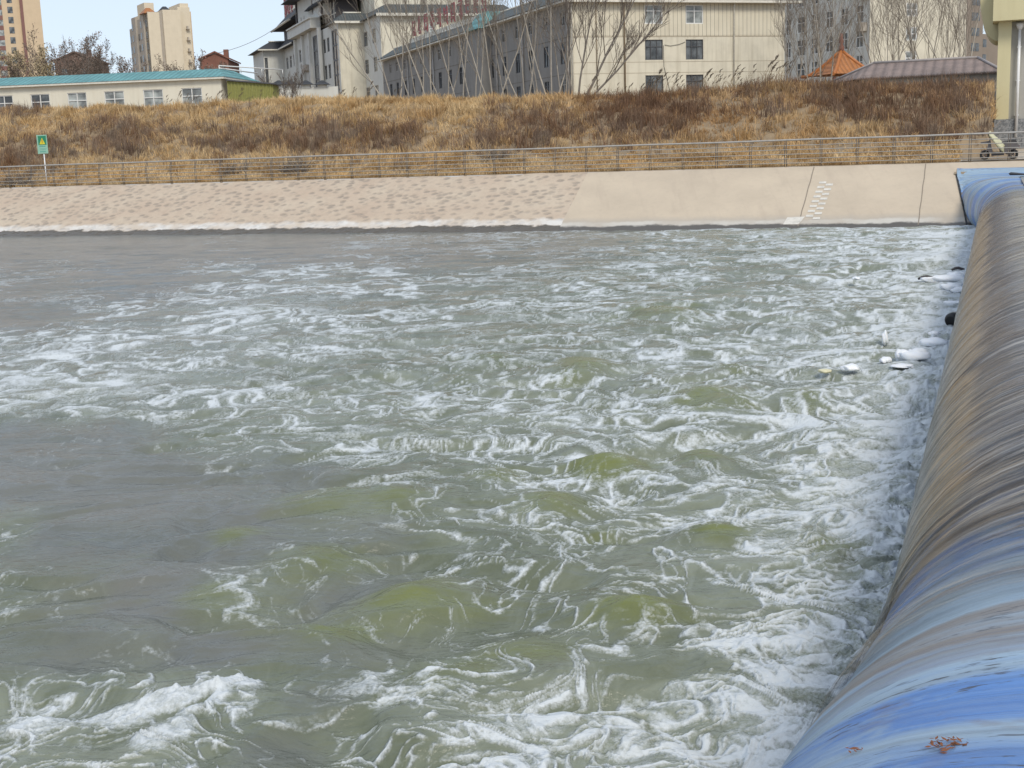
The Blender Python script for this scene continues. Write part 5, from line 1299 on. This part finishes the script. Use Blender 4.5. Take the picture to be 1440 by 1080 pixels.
def tree(px, s, zg, h, lab, seed, stems=1, fan=.25, spread=.55, bark='bark_pale', twig='twig', rad=.11, upw=.8, dens=1.0, group=None, leaf=None, nleaf=0, bias=0.0, name='bare_tree', tw=.012):
    r = random.Random(seed); u = ats(px, 130, s)[0]; root = empty(name, W(u, s, zg), 0, lab, 'tree', group)
    tb = MB(); cb = MB()
    for i in range(stems):
        a = (i-(stems-1)/2)*fan + r.uniform(-.08, .08) + bias
        d = Vector((math.sin(a), r.uniform(-.15, .15), math.cos(a)))
        grow(tb, cb, r, Vector((0.12*(i-(stems-1)/2), r.uniform(-.1, .1), 0)), d, h*r.uniform(.82, 1.05), rad*r.uniform(.8, 1.1), 0, spread, upw, tw, dens)
    tb.build('trunk', M[bark], root)
    crown = cb.build('crown', M[twig], root)
    if leaf:
        rg = np.random.default_rng(seed); vs = np.array(cb.v); sel = vs[rg.integers(0, len(vs), nleaf)] + rg.normal(0, .18, (nleaf, 3))
        sz = rg.uniform(.06, .14, (nleaf, 1)); d1 = rg.normal(0, 1, (nleaf, 3)); d1 /= np.linalg.norm(d1, axis=1)[:, None]; d2 = np.cross(d1, rg.normal(0, 1, (nleaf, 3))); d2 /= np.linalg.norm(d2, axis=1)[:, None]
        V = np.stack([sel-d1*sz, sel+d2*sz*.6, sel+d1*sz, sel-d2*sz*.6], 1).reshape(-1, 3); q = np.arange(nleaf*4).reshape(-1, 4)
        link('foliage', np_mesh('foliage', V, q, smooth=False), M[leaf], crown)
    return root
GZ = 6.6
# pale poplars along the grey side
row = [(556,92,3,.34,12.5,-.25),(588,97,3,.24,13,-.1),(606,92,2,.22,13.5,-.1),(628,98,3,.2,13,0),(648,93,2,.18,14,-.12),(668,97,3,.22,13,.0),(694,90,3,.3,13.5,-.05),(716,98,2,.2,13,-.1),(738,92,3,.24,14,-.1),(758,96,2,.2,13,-.12),(776,90,3,.26,14,.0),(792,97,2,.2,13,.1)]
ordn = ['leftmost','second','third','fourth','fifth','sixth','seventh','eighth','ninth','tenth','eleventh','last']
for i, (px, s, st, fn, h, bi) in enumerate(row):
    tree(px, s, GZ+.1, h, f'bare pale barked poplar before the grey side wall, {ordn[i]} from the left' if i else 'bare pale barked poplar spreading wide at the far left end of the grey wall', 500+i, st, fn, .45, rad=.066, upw=.8, group='bare poplars before the grey side wall', bias=bi, dens=.8, twig='twig_pale', tw=.011)
tree(812, 90, GZ, 11.5, 'bare dark tree fanning to the right across the cream end wall', 531, 4, .36, .5, bark='bark_grey', rad=.10, bias=.32, dens=1.1, tw=.014)
# right: before the white block
for i, (px, s, h, lab) in enumerate(((1118,110,13,'bare grey tree beside the right corner of the cream end wall'),(1140,118,14,'tall bare grey tree before the shaded side of the white apartment block'),(1158,108,11,'shorter bare grey tree left of the orange pavilion'),
   (1178,125,13,'bare tree standing just behind the orange pavilion'),(1243,118,14,'bare many stemmed tree right of the orange pavilion before the white wall'),(1262,126,15,'bare tree between the pavilion and the stacked windows of the white wall'),(1300,120,14,'bare tree just right of the stacked windows of the white wall'),(1325,128,14,'bare tree before the blank right part of the white wall'),(1352,112,14,'bare tree at the right corner of the white apartment block'))):
    tree(px, s, GZ-.8, h, lab, 560+i, 4, .2, .48, bark='bark_pale', twig='twig_pale', rad=.07, dens=.85, upw=.9, tw=.010, group='bare trees around the white apartment block')
# left: leafy willow and grey shrubs behind the white house
tree(24, 120, GZ, 10.0, 'willow with yellow brown dry leaves before the tan tower', 590, 3, .3, .55, bark='bark_grey', rad=.12, leaf='leaf_dry', nleaf=4200, name='leafy_tree')
tree(48, 124, GZ, 9.2, 'paler willow with dry leaves at the right edge of the tan tower', 591, 3, .25, .55, bark='bark_grey', rad=.11, leaf='leaf_dry', nleaf=3600, name='leafy_tree')
tree(2, 118, GZ, 9.0, 'brown leaved tree at the extreme left beyond the teal roof', 592, 3, .25, .55, bark='bark_grey', rad=.11, leaf='leaf_brown', nleaf=2600, name='leafy_tree')
for i, (px, s, h, lab) in enumerate(((78,130,10.6,'bare grey tree nearest the tan tower'),(98,134,11.6,'tall bare grey tree before the dull brick gable'),(120,130,11,'bare grey tree over the right side of the dull brick gable'),(140,136,9.6,'small bare grey tree right of the dull brick gable'),(172,136,10.2,'small bare grey tree at the left foot of the cream high rise'),(285,136,9.5,'small bare grey tree between the cream high rise and the red brick house'))):
    tree(px, s, GZ, h, lab, 600+i, 3, .26, .5, bark='bark_grey', twig='twig', rad=.08, dens=1.25, group='bare grey trees behind the teal roof', leaf='leaf_brown', nleaf=1900)
for i, (px, s, h, lab) in enumerate(((255,112,8.2,'low bare shrub before the right wing of the cream high rise'),(402,108,6.5,'low bare shrub before the far bay of the tiled roof complex'))):
    tree(px, s, GZ, h*.75, lab, 620+i, 4, .35, .5, bark='bark_grey', rad=.05, dens=1.0, name='bare_shrub')
for i, (px, lab) in enumerate(((403, 'small dark conifer before the garden wall, the left of two'), (425, 'small dark conifer before the garden wall, the right of two'))):
    r = random.Random(640+i); u = ats(px, 130, 100)[0]; root = empty('conifer', W(u, 100, GZ), 0, lab, 'tree'); b = MB(); b.tube([(0, 0, 0), (0, 0, 2.6)], [.07, .02], 6); b.build('trunk', M['bark_grey'], root); b = MB()
    for k in range(420):
        t = r.random()**.8; a = r.uniform(0, 6.28); w = .62*(1-t)+.05; b.tube([(0, 0, .3+2.3*t), (math.cos(a)*w, math.sin(a)*w, .15+2.3*t-.12)], [.03, .012], 3, False)
    M['conifer'] = M.get('conifer') or paint('conifer', (.05, .055, .035), .9); b.build('crown', M['conifer'], root)

# overhead wire from the complex to the left
b = MB(); A_ = np.array(W(*[ats(418, 18, 190)[0], 190, ats(418, 18, 190)[1]])); B_ = np.array(W(ats(290, 78, 190)[0], 190, ats(290, 78, 190)[1]))
b.tube([tuple(A_+(B_-A_)*t-np.array([0, 0, 1.2*math.sin(math.pi*t)])) for t in np.linspace(0, 1, 12)], .035, 4)
tag(b.build('overhead_wire', M['post']), 'thin overhead wire sloping from the tiled roof complex down to the brick house', 'wire')

# ================================================================== WARNING SIGN, SCOOTER
def warning_sign():
    s = 66.4; u, zb = ats(63, 246, s); _, zt = ats(53, 190, s); x0 = ats(53.2, 203, s)[0]; x1 = ats(66.2, 203, s)[0]; zlo = ats(61, 216, s)[1]; uc = (x0+x1)/2+.02
    root = empty('warning_sign', W(uc, s, 2.7), BROT, 'green warning sign with yellow triangle on a pale post behind the railing', 'sign')
    H0 = zlo-2.7; H1 = zt-2.7; w = (x1-x0)/2
    b = MB(); b.tube([(.0, 0.03, -.1), (.0, .03, H0+.1)], .035, 8); b.build('post', M['pvc'], root)
    G = paint('sign_green', (.02, .22, .11), .45, 0, .1); LG = paint('sign_pale', (.30, .52, .40), .5, 0, .1); Y = paint('sign_yellow', (.72, .62, .03), .5, 0, .1); TL = paint('sign_text', (.05, .30, .24), .5, 0, .1)
    b = MB(); b.box(-w, w, -.02, .02, H0, H1); b.box(-w-.05, -w-.002, -.03, .03, H0-.02, H1+.02)
    panel = b.build('panel', LG, root)
    b = MB(); b.box(-w+.05, w-.05, -.026, -.022, H0+(H1-H0)*.46, H1-.06); b.build('green_field', G, panel)
    b = MB(); zc0 = H0+(H1-H0)*.50; zc1 = H1-.18; b.prism([(-w*.62, zc0), (w*.62, zc0), (0, zc1)], 'y', -.031, -.0275); b.build('warning_triangle', Y, panel)
    b = MB(); zc = (zc0*.6+zc1*.4); b.box(-.025, .025, -.0345, -.032, zc-.02, zc+.14); b.box(-.025, .025, -.0345, -.032, zc-.10, zc-.05); b.build('exclamation_mark', M['redsign'], panel)
    r = random.Random(9)
    for k, (zz, h) in enumerate(((.36, .055), (.25, .025), (.19, .025), (.08, .05))):
        x = -w*.7; b = MB()
        while x < w*.62:
            q = r.uniform(.03, .07); b.box(x, x+q, -.025, -.0215, H0+(H1-H0)*zz, H0+(H1-H0)*zz+h); x += q+.02
        b.build('text_line', TL, panel)
warning_sign()
def scooter():
    s = 66.2; u0 = ats(1384.5, 226, s)[0]; u1 = ats(1424.5, 224, s)[0]; wb = u1-u0; print('wheelbase', wb)
    root = empty('electric_scooter', W(u0, s, 2.74), BROT, 'parked grey electric scooter with pale yellow wind apron behind the railing', 'scooter')
    k = wb/1.30; root.scale = (k, k, k)
    G = paint('scooter_grey', (.13, .115, .115), .35, 0, .15); DK = paint('scooter_dark', (.05, .045, .045), .5, 0, .2); AP = paint('wind_apron', (.52, .50, .33), .7, 0, .3); ST = M['steel']
    for x in (0, 1.30):
        w = empty('wheel', (0, 0, 0)); bpy.data.objects.remove(w)
        b = MB(); b.torus((x, 0, .23), .185, .05, 'y', 22, 8); ty = b.build('wheel', M['black'], root)
        b = MB(); b.torus((x, 0, .23), .12, .018, 'y', 18, 6); b.tube([(x, -.045, .23), (x, .045, .23)], .055, 10)
        for j in range(5):
            a = j*2*math.pi/5; b.tube([(x, 0, .23), (x+.12*math.cos(a), 0, .23+.12*math.sin(a))], .013, 5)
        b.build('rim', G, ty)
    b = MB(); b.tube([(0, -.06, .23), (.10, -.06, .50), (.20, -.02, .80)], .022, 6); b.tube([(0, .06, .23), (.10, .06, .50), (.20, .02, .80)], .022, 6); b.build('fork', ST, root)
    b = MB(); b.prism([(-.14, .44), (.0, .50), (.13, .46), (.10, .43), (0, .46), (-.13, .41)], 'y', -.07, .07); b.build('front_fender', G, root)
    b = MB(); b.prism([(.08, .48), (.17, .92), (.24, .95), (.30, .62), (.36, .40), (.26, .30)], 'y', -.17, .17); b.build('front_cowl', G, root)
    b = MB(); b.tube([(.24, -.33, 1.0), (.22, -.12, .97), (.21, 0, .93), (.22, .12, .97), (.24, .33, 1.0)], .018, 6); b.tube([(.27, -.33, 1.0), (.26, -.24, .99)], .028, 6); b.tube([(.27, .33, 1.0), (.26, .24, .99)], .028, 6); b.build('handlebar', DK, root)
    b = MB(); b.tube([(.22, -.28, 1.0), (.16, -.32, 1.18)], .008, 4); b.box(.12, .15, -.40, -.26, 1.16, 1.26); b.tube([(.22, .28, 1.0), (.16, .32, 1.18)], .008, 4); b.box(.12, .15, .26, .40, 1.16, 1.26); b.build('mirror', DK, root)
    # apron of quilted cloth draped over the handlebar
    V = []; n = 9; m_ = 9
    for i in range(n):
        t = i/(n-1)
        for j in range(m_):
            q = j/(m_-1)*2-1; x = .16+.62*t+.08*t*t-.03*abs(q); z = 1.33-.56*t-.10*t*t-(.16+.22*t)*q*q; y = q*(.30+.10*math.sin(t*3)); V.append((x+.015*math.sin(j*2+i), y, z))
    qd = [(i*m_+j, i*m_+j+1, (i+1)*m_+j+1, (i+1)*m_+j) for i in range(n-1) for j in range(m_-1)]
    ap = link('wind_apron', np_mesh('wind_apron', V, qd), AP, root); sd = ap.modifiers.new('thickness', 'SOLIDIFY'); sd.thickness = .07
    b = MB(); b.prism([(-.22, .86), (.16, .90), (.17, .78), (-.20, .80)], 'y', -.14, .14); b.build('front_basket', G, root)
    b = MB(); b.prism([(.28, .38), (.86, .36), (.90, .20), (.32, .18)], 'y', -.14, .14); b.build('footboard', DK, root)
    b = MB(); b.prism([(.70, .28), (.62, .66), (.80, .76), (1.42, .76), (1.60, .64), (1.46, .50), (1.12, .44), (1.0, .28)], 'y', -.13, .13); b.build('rear_body', G, root)
    b = MB(); b.prism([(.60, .74), (.66, .84), (.98, .86), (1.06, .92), (1.40, .92), (1.46, .80), (.90, .74)], 'y', -.13, .13); b.build('seat', DK, root)
    b = MB(); b.tube([(1.32, -.10, .70), (1.62, -.10, .80), (1.68, -.10, 1.05)], .016, 5); b.tube([(1.32, .10, .70), (1.62, .10, .80), (1.68, .10, 1.05)], .016, 5); b.tube([(1.68, -.10, 1.05), (1.68, .10, 1.05)], .016, 5); b.box(1.655, 1.70, -.12, .12, .92, 1.06); b.build('rear_rack', G, root)
    b = MB(); b.prism([(1.05, .42), (1.30, .50), (1.54, .38), (1.50, .35), (1.30, .46), (1.08, .39)], 'y', -.08, .08); b.build('rear_fender', DK, root)
    b = MB(); b.tube([(1.30, -.09, .23), (1.42, -.11, .55)], .022, 6); b.tube([(1.30, .09, .23), (1.42, .11, .55)], .022, 6); b.tube([(.95, -.1, .27), (1.30, -.09, .23)], .03, 6); b.build('swing_arm', DK, root)
    b = MB(); b.tube([(.62, -.10, .24), (.58, -.22, .02)], .015, 5); b.build('kickstand', ST, root)
    b = MB(); b.box(1.555, 1.58, -.06, .06, .55, .61); b.build('tail_lamp', M['redsign'], root)
scooter()

# ================================================================== THINGS ON THE WATER AND THE DAM
mi = NT('ice'); co = mi.coord('Object'); n_ = mi.noise(co, 3, 4, .6); mi.col(mi.mix(n_, (.72, .74, .77), (.86, .87, .88))); mi.rough(.55); mi.b.inputs['Subsurface Weight'].default_value = .15; mi.b.inputs['Subsurface Radius'].default_value = (.05, .06, .08); mi.bump(mi.noise(co, 9, 3), .25, .03)
M['ice'] = mi.m; M['foam_board'] = paint('yellow_foam', (.66, .62, .42), .7, 0, .2)
chunks = [((1328, 398), .50, .16, .11, 'flat white ice slab, longest of the cluster nearest the far bank'), ((1346, 394), .24, .2, .13, 'rounded white ice lump at the right end of the far cluster'), ((1338, 409), .26, .15, .10, 'small angular ice piece below the far cluster'),
  ((1351, 414), .22, .12, .08, 'small flat ice piece tucked against the dam'), ((1313, 490), .26, .14, .10, 'smooth white oval ice cake floating alone below the dark drum'), ((1287, 509), .24, .13, .10, 'long bent white ice cake, the largest of the near group'),
  ((1268, 507), .11, .09, .10, 'rounded white ice lump left of the long bent cake'), ((1244, 484), .06, .06, .16, 'upright white scrap sticking out of the water'), ((1313, 477), .10, .09, .06, 'tiny ice lump between the dark drum and the oval cake'), ((1245, 515), .09, .08, .06, 'tiny broken ice pieces at the left tip of the bent cake'),
  ((1270, 523), .17, .1, .03, 'thin grey ice slab half under water'), ((1196, 526), .14, .10, .06, 'small white foam lump beside the yellow foam piece'), ((1204, 397), .10, .08, .04, 'tiny white scrap drifting away from the far cluster'), ((1342, 432), .22, .07, .04, 'thin white stick of ice against the dam')]
for i, (pp, lx, ly, h, lab) in enumerate(chunks):
    P = atz(pp[0], pp[1], .08)
    tag(blob('ice_chunk', M['ice'], (P[0], P[1], .19), (lx*1.05, ly*1.6, h*.85), 700+i, rough=.3, rz=BROT+random.uniform(-.3, .3)), lab, 'ice', 'ice chunks drifting beside the dam')
P = atz(1304, 510, .08); tag(blob('ice_chunk', M['ice'], (P[0]-.12, P[1]+.2, .2), (.17, .17, .11), 731, rough=.3, rz=.5), 'white ice lump at the raised right tip of the bent cake', 'ice', 'ice chunks drifting beside the dam')
P = atz(1160, 530, .05); tag(blob('foam_scrap', M['foam_board'], (P[0], P[1], .15), (.12, .11, .035), 740, rough=.15), 'pale yellow foam scrap floating in the white water', 'scrap')
P = atz(1342, 457, .1)
dr = empty('floating_drum', (P[0], P[1], .21), BROT+1.2, 'dark round drum floating half sunk beside the dam', 'drum')
b = MB(); b.tube([(-.16, 0, 0), (-.145, 0, 0.01), (.145, 0, .01), (.16, 0, .0)], [.11, .15, .15, .11], 18); b.build('barrel', M['black'], dr); b = MB(); b.tube([(-.03, 0, .01), (.03, 0, .01)], .155, 18); b.build('band', M['steel'], dr)
for pp, lx, h, lab in (((1303, 400), .22, .04, 'dark driftwood log poking out left of the ice cluster'), ((1347, 387), .17, .04, 'dark driftwood log behind the ice cluster')):
    P = atz(pp[0], pp[1], .05); b = MB(); b.tube([(-lx, 0, 0), (-lx*.5, .03, .04), (0, 0, .06), (lx*.6, .02, .03), (lx, 0, .0)], [.03, h, h*1.1, h*.9, .04], 8); o = b.build('driftwood', M['darkwood']); o.location = (P[0], P[1], .2); o.rotation_euler = (0, 0, BROT+.1); tag(o, lab, 'driftwood')
# leaf scraps caught on the near end of the dam
M['leaf_rust'] = paint('rust_leaf', (.20, .075, .032), .85, 0, .5, 20)
def dam_point(px, py, lift=.02):
    best = None; d = ray(px, py)
    for k in np.arange(2.0, 12.0, .01):
        Pq = _C + d*k; s = Pq@N; u = Pq@T
        if abs(k*100 % 5) > 1: pass
        sec = dam_section(float(s)); us = [q[0] for q in sec]; 
        j = int(np.argmin(np.abs(np.array(us[:26])-u)))
        if Pq[2] <= sec[j][1]+.005: return Pq + np.array([0, 0, lift])
    return Pq
for i, (px, py, w, lab) in enumerate(((1340, 1056, .085, 'rust coloured leaf litter clump stuck on the blue dam'), (1203, 1066, .035, 'small rust coloured leaf on the blue dam left of the larger clump'))):
    P = dam_point(px, py); r = random.Random(800+i); b = MB()
    for k in range(60 if i == 0 else 12):
        c = Vector((r.gauss(0, w*.5), r.gauss(0, w*.28), r.uniform(0, .015))); a = r.uniform(0, 6.28); l = r.uniform(.006, .022); e = Vector((math.cos(a), math.sin(a)*.7, r.uniform(-.2, .4)))*l; f_ = Vector((-math.sin(a), math.cos(a), r.uniform(-.2, .4)))*l*.35
        b.face([c-e, c+f_, c+e, c-f_])
    o = b.build('leaf_litter', M['leaf_rust']); o.location = tuple(P); tag(o, lab, 'leaf litter')
